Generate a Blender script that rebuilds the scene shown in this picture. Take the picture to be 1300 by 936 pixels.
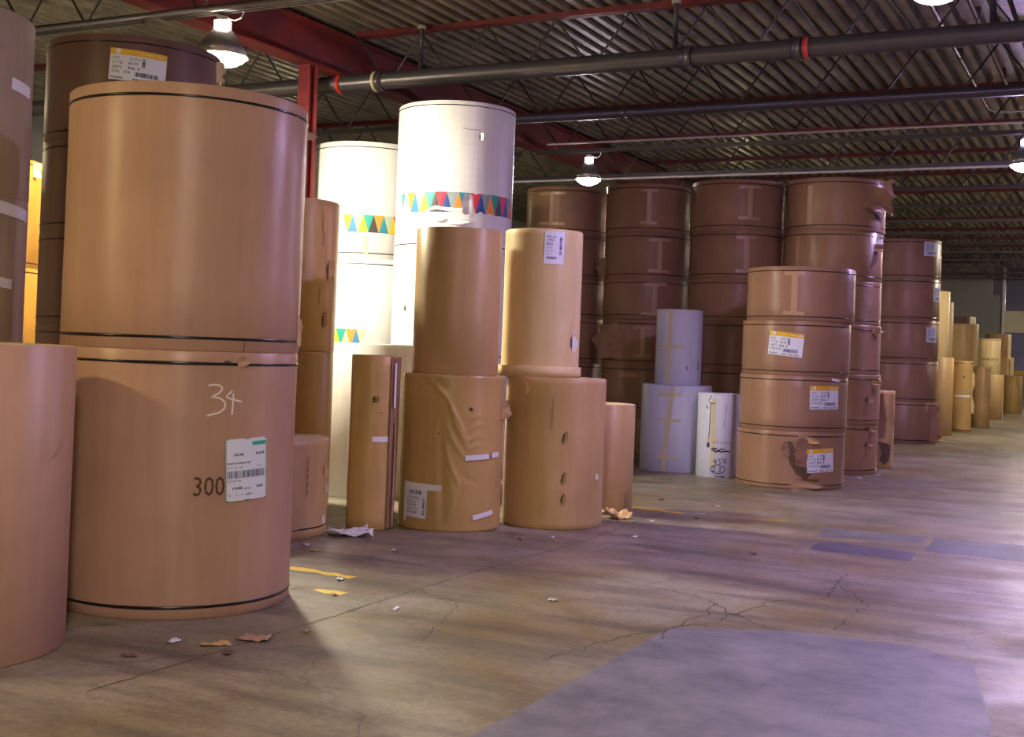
import bpy, math, random
from mathutils import Vector, Matrix
R = math.radians
C = bpy.context.scene.collection
sc = bpy.context.scene
for o in list(bpy.data.objects):
    bpy.data.objects.remove(o)

# ------------------------------------------------------------------ camera
pitch, roll_a = R(0.691), R(2.128)
fw = Vector((0, math.cos(pitch), math.sin(pitch)))
up0 = Vector((0, -math.sin(pitch), math.cos(pitch)))
rt0 = Vector((1, 0, 0))
rt = math.cos(roll_a) * rt0 + math.sin(roll_a) * up0
up = -math.sin(roll_a) * rt0 + math.cos(roll_a) * up0
cd = bpy.data.cameras.new('camera')
cd.sensor_fit = 'HORIZONTAL'
cd.sensor_width = 36.0
cd.lens = 36.0 * 1550 / 1300
cd.shift_y = -45.0 / 1300
cd.clip_start, cd.clip_end = 0.05, 300
cam = bpy.data.objects.new('camera', cd)
m = Matrix((rt, up, -fw)).transposed().to_4x4()
m.translation = (0, 0, 1.5)
cam.matrix_world = m
C.objects.link(cam)
sc.camera = cam

# ------------------------------------------------------------------ world, exposure
w = bpy.data.worlds.new('dim_surroundings')
sc.world = w
w.use_nodes = True
w.node_tree.nodes['Background'].inputs[0].default_value = (0.5, 0.5, 0.6, 1)
w.node_tree.nodes['Background'].inputs[1].default_value = 0.05
sc.view_settings.view_transform = 'Standard'
sc.view_settings.look = 'None'
sc.view_settings.gamma = 1
sc.view_settings.use_curve_mapping = False
sc.view_settings.exposure = 1.08

LAMP_WARM = (1.0, 0.87, 0.50)
LAMP_ROSE = (1.0, 0.86, 0.68)
LAMP_VIOLET = (0.66, 0.47, 1.0)
# lamps of the warehouse: building coordinates (t across, s along), colour, brightness of the lens
LAMPS = [
    (-8.12, 9.40, (1.0, 0.92, 0.66), 470, 'bright hooded high bay lamp above the big tan stack beside the red girder'),
    (-7.93, 18.12, (0.93, 0.84, 0.95), 120, 'small glowing hooded lamp above the back row of brown roll stacks'),
    (-1.38, 9.44, LAMP_VIOLET, 270, None),
    (-1.38, 18.1, LAMP_VIOLET, 250, None),
    (-1.38, 26.8, LAMP_ROSE, 220, None),
    (-1.38, 35.5, LAMP_ROSE, 220, None),
    (-1.38, 44.2, LAMP_ROSE, 200, None),
    (-2.6, 55.0, (0.8, 0.7, 1.0), 150, None),
    (-8.0, 26.8, LAMP_WARM, 90, None),
    (-8.0, 35.5, LAMP_WARM, 90, None),
    (-7.6, 0.7, (1.0, 0.80, 0.36), 300, None),
    (-1.0, 0.7, (1.0, 0.84, 0.72), 350, None),
    (5.4, 0.7, (1.0, 0.80, 0.80), 90, None),
    (5.4, 9.4, (1.0, 0.80, 0.80), 90, None),
    (5.4, 18.1, (1.0, 0.80, 0.80), 90, None),
    (-14.0, 9.4, LAMP_WARM, 90, None),
    (-14.0, 18.1, LAMP_WARM, 90, None),
]

# ------------------------------------------------------------------ building frame
YAW = R(26.95)
DJ = Vector((math.cos(YAW), -math.sin(YAW), 0))      # along the joists
DG = Vector((math.sin(YAW), math.cos(YAW), 0))       # along the girder and deck ribs
def B(t, s, z=0.0):
    p = DJ * t + DG * s
    return Vector((p.x, p.y, z))
BROT = -YAW

# ------------------------------------------------------------------ materials
def srgb(r, g, b):
    f = lambda c: (c / 255 / 12.92) if c / 255 <= 0.04045 else ((c / 255 + 0.055) / 1.055) ** 2.4
    return (f(r), f(g), f(b))
def new_mat(name):
    mt = bpy.data.materials.new(name)
    mt.use_nodes = True
    nt = mt.node_tree
    return mt, nt, nt.nodes['Principled BSDF']
def N(nt, kind, **kw):
    n = nt.nodes.new(kind)
    for k, v in kw.items():
        if isinstance(k, str) and k.startswith('i_'):
            n.inputs[k[2:].replace('_', ' ')].default_value = v
        else:
            setattr(n, k, v)
    return n
def ramp(nt, fac, stops):
    n = nt.nodes.new('ShaderNodeValToRGB')
    el = n.color_ramp.elements
    while len(el) < len(stops):
        el.new(0.5)
    for e, (p, c) in zip(el, stops):
        e.position = p
        e.color = (*c, 1)
    nt.links.new(fac, n.inputs[0])
    return n.outputs[0]
def mixc(nt, fac, a, b, mode='MIX'):
    n = nt.nodes.new('ShaderNodeMix')
    n.data_type = 'RGBA'
    n.blend_type = mode
    for sock, v in ((n.inputs[0], fac), (n.inputs[6], a), (n.inputs[7], b)):
        if hasattr(v, 'is_output'):
            nt.links.new(v, sock)
        elif isinstance(v, (int, float)):
            sock.default_value = v
        else:
            sock.default_value = (*v, 1)
    return n.outputs[2]
def mul(c, k):
    return tuple(min(1, x * k) for x in c)
def plain(name, col, rough=0.6, metal=0.0, spec=0.5, emit=None, es=0):
    mt, nt, p = new_mat(name)
    p.inputs['Base Color'].default_value = (*col, 1)
    p.inputs['Roughness'].default_value = rough
    p.inputs['Metallic'].default_value = metal
    p.inputs['Specular IOR Level'].default_value = spec
    if emit:
        p.inputs['Emission Color'].default_value = (*emit, 1)
        p.inputs['Emission Strength'].default_value = es
    return mt
def paper(name, col, var=0.16, rough=0.45, streak=0.5, spec=0.4, dirt=0.25):
    mt, nt, p = new_mat(name)
    L = nt.links.new
    tc = N(nt, 'ShaderNodeTexCoord')
    oi = N(nt, 'ShaderNodeObjectInfo')
    add = N(nt, 'ShaderNodeVectorMath', operation='ADD')
    sh = N(nt, 'ShaderNodeVectorMath', operation='SCALE')
    sh.inputs[0].default_value = (13.0, 7.0, 5.0)
    L(oi.outputs['Random'], sh.inputs['Scale'])
    L(tc.outputs['Object'], add.inputs[0])
    L(sh.outputs[0], add.inputs[1])
    n1 = N(nt, 'ShaderNodeTexNoise', i_Scale=1.7, i_Detail=5.0, i_Roughness=0.6)
    L(add.outputs[0], n1.inputs['Vector'])
    c1 = ramp(nt, n1.outputs[0], [(0.30, mul(col, 1 - var)), (0.72, mul(col, 1 + var * 0.6))])
    mp = N(nt, 'ShaderNodeMapping')
    mp.inputs['Scale'].default_value = (9, 9, 0.7)
    L(add.outputs[0], mp.inputs['Vector'])
    n2 = N(nt, 'ShaderNodeTexNoise', i_Scale=2.0, i_Detail=4.0)
    L(mp.outputs[0], n2.inputs['Vector'])
    s = ramp(nt, n2.outputs[0], [(0.35, (1 - 0.14 * streak,) * 3), (0.65, (1.0,) * 3)])
    c2 = mixc(nt, 1.0, c1, s, 'MULTIPLY')
    n3 = N(nt, 'ShaderNodeTexNoise', i_Scale=6.0, i_Detail=8.0, i_Roughness=0.7)
    L(add.outputs[0], n3.inputs['Vector'])
    f3 = ramp(nt, n3.outputs[0], [(0.62, (0, 0, 0)), (0.78, (dirt,) * 3)])
    c3 = mixc(nt, f3, c2, mul(col, 0.45))
    L(c3, p.inputs['Base Color'])
    rr = ramp(nt, n1.outputs[0], [(0.3, (rough - 0.06,) * 3), (0.7, (rough + 0.08,) * 3)])
    L(rr, p.inputs['Roughness'])
    p.inputs['Specular IOR Level'].default_value = spec
    p.inputs['Anisotropic'].default_value = 0.75
    tg = N(nt, 'ShaderNodeTangent', direction_type='RADIAL', axis='Z')
    L(tg.outputs[0], p.inputs['Tangent'])
    p.inputs['Anisotropic Rotation'].default_value = 0.25
    bn = N(nt, 'ShaderNodeBump')
    bn.inputs['Strength'].default_value = 0.08
    bn.inputs['Distance'].default_value = 0.01
    L(n3.outputs[0], bn.inputs['Height'])
    L(bn.outputs[0], p.inputs['Normal'])
    return mt

M = {}
M['pink'] = paper('kraft_rose', (0.49, 0.29, 0.195), rough=0.40, var=0.12)
M['tan'] = paper('kraft_tan', (0.53, 0.345, 0.155), rough=0.40, dirt=0.35)
M['gold'] = paper('kraft_gold', (0.56, 0.365, 0.13), rough=0.40, dirt=0.35)
M['brown'] = paper('kraft_brown', (0.34, 0.19, 0.12), rough=0.40)
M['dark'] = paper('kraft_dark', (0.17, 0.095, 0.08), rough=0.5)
M['pale'] = paper('kraft_pale', (0.42, 0.32, 0.21), rough=0.55, dirt=0.4)
M['amber'] = paper('kraft_amber', (0.30, 0.14, 0.02), rough=0.55, dirt=0.4)
M['smear'] = plain('grease_smear', (0.33, 0.19, 0.095), 0.5)
M['cream'] = paper('cream_paper', (0.68, 0.52, 0.26), rough=0.5, dirt=0.15, var=0.08)
M['white'] = paper('white_wrap', (0.74, 0.73, 0.76), rough=0.42, dirt=0.10, var=0.05)
M['violetlit_white'] = paper('violetlit_white_wrap', (0.62, 0.63, 0.80), rough=0.42, dirt=0.10, var=0.05)  # white wrap with the violet lamps' tint put into its colour
M['paperend'] = paper('paper_end', (0.55, 0.42, 0.24), rough=0.7, dirt=0.15)
M['inner'] = plain('shaded_inner_wrap', (0.10, 0.055, 0.035), 0.8)  # inner layer; the shade inside the rips is put into its dark colour
M['strap'] = plain('black_strap', (0.012, 0.010, 0.012), 0.22)
M['tapek'] = plain('kraft_tape', (0.46, 0.27, 0.17), 0.35)
M['tapew'] = plain('white_tape', (0.80, 0.80, 0.82), 0.4)
M['tapey'] = plain('yellowed_tape', (0.62, 0.55, 0.36), 0.35)
M['label'] = plain('label_paper', (0.74, 0.77, 0.86), 0.5)
M['print'] = plain('label_print', (0.05, 0.06, 0.16), 0.6)
M['yellow'] = plain('label_yellow', (0.80, 0.48, 0.02), 0.5)
M['green'] = plain('label_green', (0.03, 0.42, 0.32), 0.5)
M['chalk'] = plain('chalk', (0.85, 0.78, 0.74), 0.9)
M['ink'] = plain('stencil_ink', (0.08, 0.035, 0.025), 0.7)
M['pen'] = plain('marker_ink', (0.03, 0.02, 0.05), 0.6)
M['core'] = plain('core_board', (0.30, 0.19, 0.10), 0.8)
for k, c in dict(b_teal=(0.02, 0.33, 0.28), b_orange=(0.80, 0.27, 0.04), b_blue=(0.04, 0.20, 0.42), b_pale=(0.42, 0.50, 0.38),
                 b_yellow=(0.85, 0.52, 0.03), b_dark=(0.05, 0.04, 0.05), b_red=(0.72, 0.03, 0.06), b_navy=(0.02, 0.07, 0.28),
                 b_grey=(0.28, 0.33, 0.38), b_sea=(0.03, 0.22, 0.32)).items():
    M[k] = plain('bunting_' + k[2:], c, 0.5)
M['steel'] = plain('painted_steel', (0.055, 0.045, 0.05), 0.45, 0.2)
M['pipe'] = plain('pipe_grey', (0.075, 0.065, 0.072), 0.35, 0.4)
M['pale_pipe'] = plain('pale_conduit', (0.55, 0.52, 0.48), 0.4, 0.3)
M['redtag'] = plain('red_tag', (0.5, 0.04, 0.03), 0.5)
def rust_red():
    mt, nt, p = new_mat('red_primer')
    tc = N(nt, 'ShaderNodeTexCoord')
    n = N(nt, 'ShaderNodeTexNoise', i_Scale=2.0, i_Detail=6.0)
    nt.links.new(tc.outputs['Object'], n.inputs['Vector'])
    nt.links.new(ramp(nt, n.outputs[0], [(0.3, (0.09, 0.012, 0.018)), (0.7, (0.20, 0.022, 0.022))]), p.inputs['Base Color'])
    p.inputs['Roughness'].default_value = 0.5
    return mt
M['red'] = rust_red()
def deck_mat():
    mt, nt, p = new_mat('roof_deck')
    tc = N(nt, 'ShaderNodeTexCoord')
    oi = N(nt, 'ShaderNodeObjectInfo')
    add = N(nt, 'ShaderNodeVectorMath', operation='ADD')
    nt.links.new(tc.outputs['Object'], add.inputs[0])
    cb = N(nt, 'ShaderNodeCombineXYZ')
    ml = N(nt, 'ShaderNodeMath', operation='MULTIPLY')
    ml.inputs[1].default_value = 40
    nt.links.new(oi.outputs['Random'], ml.inputs[0])
    nt.links.new(ml.outputs[0], cb.inputs[1])
    nt.links.new(cb.outputs[0], add.inputs[1])
    n = N(nt, 'ShaderNodeTexNoise', i_Scale=1.2, i_Detail=8.0, i_Roughness=0.7)
    nt.links.new(add.outputs[0], n.inputs['Vector'])
    nt.links.new(ramp(nt, n.outputs[0], [(0.28, (0.10, 0.085, 0.065)), (0.62, (0.38, 0.34, 0.26))]), p.inputs['Base Color'])
    p.inputs['Roughness'].default_value = 0.45
    p.inputs['Metallic'].default_value = 0.25
    return mt
M['deck'] = deck_mat()
def wall_mat(name, a, b):
    mt, nt, p = new_mat(name)
    tc = N(nt, 'ShaderNodeTexCoord')
    n = N(nt, 'ShaderNodeTexNoise', i_Scale=0.8, i_Detail=7.0)
    nt.links.new(tc.outputs['Object'], n.inputs['Vector'])
    nt.links.new(ramp(nt, n.outputs[0], [(0.3, a), (0.7, b)]), p.inputs['Base Color'])
    p.inputs['Roughness'].default_value = 0.75
    return mt
M['wall'] = wall_mat('painted_block', (0.27, 0.26, 0.25), (0.36, 0.35, 0.34))
M['creamwall'] = wall_mat('cream_panel', (0.60, 0.55, 0.40), (0.70, 0.64, 0.48))
def floor_mat():
    mt, nt, p = new_mat('worn_concrete')
    L = nt.links.new
    tc = N(nt, 'ShaderNodeTexCoord')
    V = tc.outputs['Object']
    def noise(scale, det, rough=0.6, src=V, dist=0.0):
        n = N(nt, 'ShaderNodeTexNoise', i_Scale=scale, i_Detail=det, i_Roughness=rough, i_Distortion=dist)
        L(src, n.inputs['Vector'])
        return n.outputs[0]
    base = ramp(nt, noise(0.9, 8, 0.65), [(0.28, (0.13, 0.105, 0.075)), (0.5, (0.28, 0.24, 0.185)), (0.75, (0.40, 0.355, 0.29))])
    olive = ramp(nt, noise(0.55, 6, 0.6, dist=0.8), [(0.44, (0, 0, 0)), (0.64, (0.85,) * 3)])
    c = mixc(nt, olive, base, (0.20, 0.145, 0.05))
    mp = N(nt, 'ShaderNodeMapping')
    mp.inputs['Rotation'].default_value = (0, 0, R(-62))
    mp.inputs['Scale'].default_value = (1, 5.5, 1)
    L(V, mp.inputs['Vector'])
    dark = ramp(nt, noise(0.7, 7, 0.62, mp.outputs[0]), [(0.46, (0, 0, 0)), (0.66, (0.8,) * 3)])
    c = mixc(nt, dark, c, (0.085, 0.07, 0.06))
    spots = ramp(nt, noise(5.0, 4, 0.5), [(0.60, (0, 0, 0)), (0.70, (0.6,) * 3)])
    c = mixc(nt, spots, c, (0.12, 0.10, 0.085))
    fine = ramp(nt, noise(26, 8, 0.75), [(0.3, (0.62,) * 3), (0.68, (1.15,) * 3)])
    c = mixc(nt, 1.0, c, fine, 'MULTIPLY')
    # hairline crazing
    dn = N(nt, 'ShaderNodeTexNoise', i_Scale=1.4, i_Detail=5.0)
    L(V, dn.inputs['Vector'])
    am = N(nt, 'ShaderNodeVectorMath', operation='MULTIPLY_ADD')
    am.inputs[1].default_value = (0.9, 0.9, 0.9)
    L(dn.outputs['Color'], am.inputs[0])
    L(V, am.inputs[2])
    vo = N(nt, 'ShaderNodeTexVoronoi', feature='DISTANCE_TO_EDGE', i_Scale=0.55)
    L(am.outputs[0], vo.inputs['Vector'])
    ck = ramp(nt, vo.outputs['Distance'], [(0.0, (0.55,) * 3), (0.008, (0, 0, 0))])
    c = mixc(nt, ck, c, (0.09, 0.075, 0.065))
    L(c, p.inputs['Base Color'])
    L(ramp(nt, noise(1.3, 6), [(0.3, (0.30,) * 3), (0.7, (0.58,) * 3)]), p.inputs['Roughness'])
    p.inputs['Specular IOR Level'].default_value = 0.45
    bn = N(nt, 'ShaderNodeBump')
    bn.inputs['Strength'].default_value = 0.15
    bn.inputs['Distance'].default_value = 0.01
    L(noise(22, 6, 0.65), bn.inputs['Height'])
    L(bn.outputs[0], p.inputs['Normal'])
    return mt
M['floor'] = floor_mat()
def patch_mat(name, a, b):
    mt, nt, p = new_mat(name)
    tc = N(nt, 'ShaderNodeTexCoord')
    n = N(nt, 'ShaderNodeTexNoise', i_Scale=2.2, i_Detail=9.0, i_Roughness=0.7)
    nt.links.new(tc.outputs['Object'], n.inputs['Vector'])
    nt.links.new(ramp(nt, n.outputs[0], [(0.35, a), (0.68, b)]), p.inputs['Base Color'])
    p.inputs['Roughness'].default_value = 0.5
    return mt
M['patch'] = patch_mat('repair_mortar', (0.10, 0.092, 0.13), (0.245, 0.23, 0.285))
M['patchd'] = patch_mat('dark_mortar', (0.06, 0.055, 0.075), (0.12, 0.11, 0.14))
M['patchm'] = patch_mat('grey_mortar', (0.075, 0.07, 0.075), (0.17, 0.16, 0.165))
M['crack'] = plain('crack_dirt', (0.09, 0.075, 0.06), 0.9)
M['linepaint'] = patch_mat('yellow_line_paint', (0.62, 0.40, 0.02), (0.80, 0.56, 0.04))

# ------------------------------------------------------------------ mesh helpers
def mesh(name, verts, faces, smooth=False):
    me = bpy.data.meshes.new(name)
    me.from_pydata([tuple(v) for v in verts], [], faces)
    me.update()
    if smooth:
        for p in me.polygons:
            p.use_smooth = True
    return me
def obj(name, me, mat=None, parent=None, loc=None, rotz=None):
    o = bpy.data.objects.new(name, me)
    C.objects.link(o)
    if mat and not me.materials:
        me.materials.append(mat)
    if parent:
        o.parent = parent
    if loc is not None:
        o.location = loc
    if rotz is not None:
        o.rotation_euler = (0, 0, rotz)
    return o
def tag(o, label, cat, group=None, kind=None):
    if label:
        o['label'] = label
    if cat:
        o['category'] = cat
    if group:
        o['group'] = group
    if kind:
        o['kind'] = kind
    return o
def empty(name, loc, rotz=0):
    e = bpy.data.objects.new(name, None)
    e.empty_display_size = 0.1
    e.location = loc
    e.rotation_euler = (0, 0, rotz)
    C.objects.link(e)
    return e
class MB:
    def __init__(s):
        s.v, s.f = [], []
    def add(s, v, f):
        k = len(s.v)
        s.v += [tuple(x) for x in v]
        s.f += [tuple(i + k for i in q) for q in f]
    def box(s, a, b):
        (x0, y0, z0), (x1, y1, z1) = a, b
        s.add([(x0, y0, z0), (x1, y0, z0), (x1, y1, z0), (x0, y1, z0), (x0, y0, z1), (x1, y0, z1), (x1, y1, z1), (x0, y1, z1)],
              [(0, 3, 2, 1), (4, 5, 6, 7), (0, 1, 5, 4), (1, 2, 6, 5), (2, 3, 7, 6), (3, 0, 4, 7)])
    def tube(s, pts, r, n=8, cap=True):
        pts = [Vector(p) for p in pts]
        rings = []
        for i, p in enumerate(pts):
            d = (pts[min(i + 1, len(pts) - 1)] - pts[max(i - 1, 0)]).normalized()
            u = d.cross(Vector((0, 0, 1)) if abs(d.z) < 0.95 else Vector((1, 0, 0))).normalized()
            v = d.cross(u)
            rings.append([p + u * (r * math.cos(2 * math.pi * k / n)) + v * (r * math.sin(2 * math.pi * k / n)) for k in range(n)])
        vs = [q for rg in rings for q in rg]
        fs = [(i * n + k, i * n + (k + 1) % n, (i + 1) * n + (k + 1) % n, (i + 1) * n + k) for i in range(len(pts) - 1) for k in range(n)]
        if cap:
            fs += [tuple(range(n)), tuple(range(len(vs) - 1, len(vs) - n - 1, -1))]
        s.add(vs, fs)
    def lathe(s, prof, n=24):
        vs = [(r * math.cos(2 * math.pi * k / n), r * math.sin(2 * math.pi * k / n), z) for r, z in prof for k in range(n)]
        fs = [(i * n + k, i * n + (k + 1) % n, (i + 1) * n + (k + 1) % n, (i + 1) * n + k) for i in range(len(prof) - 1) for k in range(n)]
        if prof[0][0] > 1e-5:
            fs.append(tuple(range(n - 1, -1, -1)))
        if prof[-1][0] > 1e-5:
            j = (len(prof) - 1) * n
            fs.append(tuple(range(j, j + n)))
        s.add(vs, fs)
    def mesh(s, name, smooth=False):
        return mesh(name, s.v, s.f, smooth)

# ------------------------------------------------------------------ the setting
T0, T1, S0, S1 = -17.0, 10.0, -8.0, 50.0
DECK_Z = 5.42
def bbox(name, t0, t1, s0, s1, z0, z1, mat, parent=None, kind='structure'):
    mb = MB()
    mb.box((t0, s0, z0), (t1, s1, z1))
    o = obj(name, mb.mesh(name), mat, parent, (0, 0, 0) if not parent else None, BROT if not parent else None)
    if not parent:
        o['kind'] = kind
    return o
flo = bbox('floor', T0, T1, S0, 60.0, -0.2, 0.0, M['floor'])
bbox('wall_left', T0 - 0.3, T0, S0, 60.0, 0, 5.7, M['wall'])
bbox('wall_right', T1, T1 + 0.3, S0, 60.0, 0, 5.7, M['wall'])
bbox('wall_back', T0, T1, S0 - 0.3, S0, 0, 5.7, M['wall'])
mb = MB()
mb.box((T0, S1, 0), (-4.85, S1 + 0.25, DECK_Z))
mb.box((-4.85, S1, 0), (-4.40, S1 + 0.25, 3.95))
mb.box((-4.85, S1, 3.95), (-4.62, S1 + 0.25, 4.20))
wf = obj('wall_far', mb.mesh('wall_far'), M['wall'], None, (0, 0, 0), BROT)
wf['kind'] = 'structure'
bbox('wall_beyond', T0, T1, 60.0, 60.3, 0, 5.7, M['wall'])
# cream header panel, its post and a second higher panel beside the far wall
mb = MB(); mb.box((-4.38, S1 + 0.02, 2.78), (1.2, S1 + 0.18, 3.60))
o = obj('trim_1', mb.mesh('trim'), M['creamwall'], None, (0, 0, 0), BROT); o['kind'] = 'structure'
mb = MB(); mb.box((-3.35, S1 + 0.6, 3.62), (1.2, S1 + 0.75, 3.95))
o = obj('trim_2', mb.mesh('trim'), M['creamwall'], None, (0, 0, 0), BROT); o['kind'] = 'structure'
mb = MB(); mb.box((-4.46, S1 - 0.16, 0), (-4.36, S1 - 0.04, DECK_Z))
o = obj('trim_3', mb.mesh('trim'), M['pale_pipe'], None, (0, 0, 0), BROT); o['kind'] = 'structure'

# ribbed steel deck, one sheet after another
ce = empty('ceiling', (0, 0, 0), BROT)
ce['kind'] = 'structure'
def deck_sheet():
    prof, x = [], 0.0
    for k in range(3):
        prof += [(x, 0.11), (x + 0.02, 0.0), (x + 0.10, 0.0), (x + 0.12, 0.11)]
        x += 0.20
    prof.append((0.6, 0.11))
    ss = [S0 + (60 - S0) * i / 8 for i in range(9)]
    vs = [(px, s_, DECK_Z + pz) for s_ in ss for px, pz in prof]
    n = len(prof)
    fs = [(j * n + i, j * n + i + 1, (j + 1) * n + i + 1, (j + 1) * n + i) for j in range(8) for i in range(n - 1)]
    return mesh('deck_sheet', vs, fs)
ds = deck_sheet()
k = 0
while T0 + 0.6 * k < T1:
    obj('deck_sheet', ds, M['deck'], ce, (T0 + 0.6 * k, 0, 0))
    k += 1
bbox('roof_slab', T0 - 0.3, T1 + 0.3, S0 - 0.3, 60.3, 5.54, 5.7, M['wall'])['kind'] = 'structure'
bpy.data.objects['roof_slab'].name = 'ceiling_roof_slab'

# girder and column
GT = -9.0
g = empty('roof_girder', B(GT, 0, 4.83), BROT)
mb = MB(); mb.box((-0.13, S0, 0), (0.13, S1, 0.025)); obj('bottom_flange', mb.mesh('flange'), M['red'], g)
mb = MB(); mb.box((-0.13, S0, 0.485), (0.13, S1, 0.51)); obj('top_flange', mb.mesh('flange'), M['red'], g)
mb = MB(); mb.box((-0.012, S0, 0.025), (0.012, S1, 0.485)); obj('web_plate', mb.mesh('web'), M['red'], g)
tag(g, 'long red steel I-beam girder running under the ribbed roof deck', 'girder')
col = empty('steel_column', B(GT, 12.0, 0), BROT)
for nm, a, b in (('flange', (-0.085, -0.085, 0), (0.085, -0.072, 4.83)), ('flange', (-0.085, 0.072, 0), (0.085, 0.085, 4.83)),
                 ('web_plate', (-0.006, -0.072, 0), (0.006, 0.072, 4.83)), ('base_plate', (-0.15, -0.15, 0), (0.15, 0.15, 0.02))):
    mb = MB(); mb.box(a, b); obj(nm, mb.mesh(nm), M['red'], col)
tag(col, 'red steel column holding up the girder behind the big tan stack', 'column')

# bar joists
HB, HT = 4.70, 5.36
HALF = 0.46
rod = MB(); rod.tube([(0, 0, HB + 0.03), (HALF, 0, HT)], 0.013, 6); ROD_UP = rod.mesh('web_rod')
rod = MB(); rod.tube([(0, 0, HT), (HALF, 0, HB + 0.03)], 0.013, 6); ROD_DN = rod.mesh('web_rod')
def joist(s, t0, t1, label, group=None, single=True, mat='steel'):
    e = empty('roof_joist', B(t0, s, HB), BROT)
    L = t1 - t0
    for nm, za, zb, hw in (('top_chord', HT - HB, DECK_Z - HB, 0.07), ('bottom_chord', 0, 0.055, 0.055)):
        mb = MB()
        mb.box((0, -hw, za), (L, -0.012, zb)); mb.box((0, 0.012, za), (L, hw, zb))
        obj(nm, mb.mesh(nm), M['red'] if (nm == 'top_chord' and mat == 'steel') else M['steel'], e)
    n = int(L / HALF)
    if single:
        for i in range(n):
            obj('web_rod', ROD_UP if i % 2 else ROD_DN, M['steel'], e, (i * HALF, 0, -HB))
    else:
        mb = MB()
        for i in range(n):
            a, b = ((i * HALF, 0, 0.03), ((i + 1) * HALF, 0, HT - HB))
            if i % 2 == 0:
                a, b = (a[0], 0, b[2]), (b[0], 0, a[2])
            mb.tube([a, b], 0.013, 5, False)
        o = obj('web_bracing', mb.mesh('web_bracing'), M['steel'], e)
        o['kind'] = 'stuff'
    tag(e, label, 'joist', group)
    return e
JS = [6.6, 9.37, 12.85, 15.47, 18.08, 20.79, 23.5]
JL = ['dark bar joist in front of the lamp joist, over the open floor',
      'dark bar joist that the bright lamp above the big tan stack hangs from',
      'bar joist with red top chord carrying the thick grey pipe',
      'bar joist alongside the thinner dark pipe above the tall white rolls',
      'bar joist that the small lamp above the brown back row hangs from',
      'bar joist with a pale conduit just above the back row of brown stacks',
      'bar joist next beyond the one with the pale conduit']
for s, lb in zip(JS, JL):
    joist(s, GT + 0.14, 6.5, lb)
for s, where in ((9.37, 'behind the dark brown stack'), (12.85, 'beside the red column'), (15.47, 'behind the tall white rolls'),
                 (18.08, 'behind the small hanging lamp'), (20.79, 'beyond the small hanging lamp')):
    joist(s, -15.0, GT - 0.14, 'bar joist on the far side of the red girder, ' + where)
s = 26.2
while s < 49.5:
    joist(s, GT + 0.14, 4.0, 'dark steel bar joist in the distant part of the roof', 'distant roof joists', False)
    s += 2.72

# pipes
def pipe(name, label, t0, t1, s, z, r, mat, cat='pipe', n=14, parts=()):
    e = empty(name, B(t0, s, z), BROT)
    mb = MB(); mb.tube([(0, 0, 0), (t1 - t0, 0, 0)], r, n)
    obj('pipe_run', mb.mesh('pipe_run', True), M[mat], e)
    for nm, tt, hw, rr, mm in parts:
        mb = MB(); mb.tube([(tt - t0 - hw, 0, 0), (tt - t0 + hw, 0, 0)], rr, n)
        obj(nm, mb.mesh(nm, True), M[mm], e)
    tag(e, label, cat)
    return e
bp = pipe('sprinkler_main', 'thick grey pipe running level under the ribbed roof', -15, 6.5, 12.62, 4.73, 0.105, 'pipe',
          parts=[('coupling', -8.35, 0.05, 0.125, 'pipe'), ('red_tag', -8.95, 0.03, 0.12, 'redtag'), ('yellow_band', -8.42, 0.02, 0.128, 'tapey'),
                 ('coupling', -4.4, 0.06, 0.125, 'pipe'), ('red_tag', -3.1, 0.03, 0.115, 'redtag'), ('coupling', -3.2, 0.05, 0.125, 'pipe')])
for tt in (-7.8, -4.55, -1.3):
    mb = MB(); mb.tube([(tt + 15, 0, 0.1), (tt + 15, 0, 0.62)], 0.03, 8); h = obj('riser', mb.mesh('riser', True), M['pipe'], bp)
    mb = MB(); mb.tube([(tt + 15, 0, 0.60), (tt + 15, 0, 0.635)], 0.055, 8); obj('sprinkler_head', mb.mesh('head'), M['pale_pipe'], h)
pipe('branch_pipe', 'thinner dark pipe beyond the thick grey pipe, above the white rolls', GT + 0.2, 6.5, 15.30, 4.73, 0.065, 'pipe', parts=[('coupling', -6.2, 0.05, 0.075, 'pipe')])
pipe('conduit', 'pale thin conduit just above the back row of brown stacks', -13.5, 3.0, 20.66, 4.66, 0.024, 'pale_pipe', 'conduit', 8)
pipe('conduit', 'pale thin conduit running over the small hanging lamp', -8.6, 2.0, 17.95, 4.84, 0.018, 'pale_pipe', 'conduit', 8)
pipe('lamp_rail', 'grey rail that the bright lamp above the big stack hangs beside', -15.0, 6.0, 9.25, 4.72, 0.035, 'pipe', 'rail', 8)
for tt, s0, s1, hook, lb in ((-1.99, 6.8, 18.9, True, 'pale conduit with a bent end crossing under the violet-lit roof'),
                             (-1.60, 8.0, 17.9, False, 'straight pale conduit beside the bent one under the violet-lit roof')):
    e = empty('conduit', B(tt, s0, 5.28), BROT)
    pts = [(0, 0, 0), (0, s1 - s0, 0)]
    if hook:
        pts += [(0.03, s1 - s0 + 0.2, -0.02), (0.15, s1 - s0 + 0.35, -0.03), (1.0, s1 - s0 + 0.42, -0.03)]
    mb = MB(); mb.tube(pts, 0.016, 8); obj('pipe_run', mb.mesh('pipe_run', True), M['pale_pipe'], e)
    for q in (2.5, 6.0, 9.0):
        mb = MB(); mb.box((-0.03, q, -0.02), (0.03, q + 0.04, 0.11)); obj('clip', mb.mesh('clip'), M['steel'], e)
    tag(e, lb, 'conduit')

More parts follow.
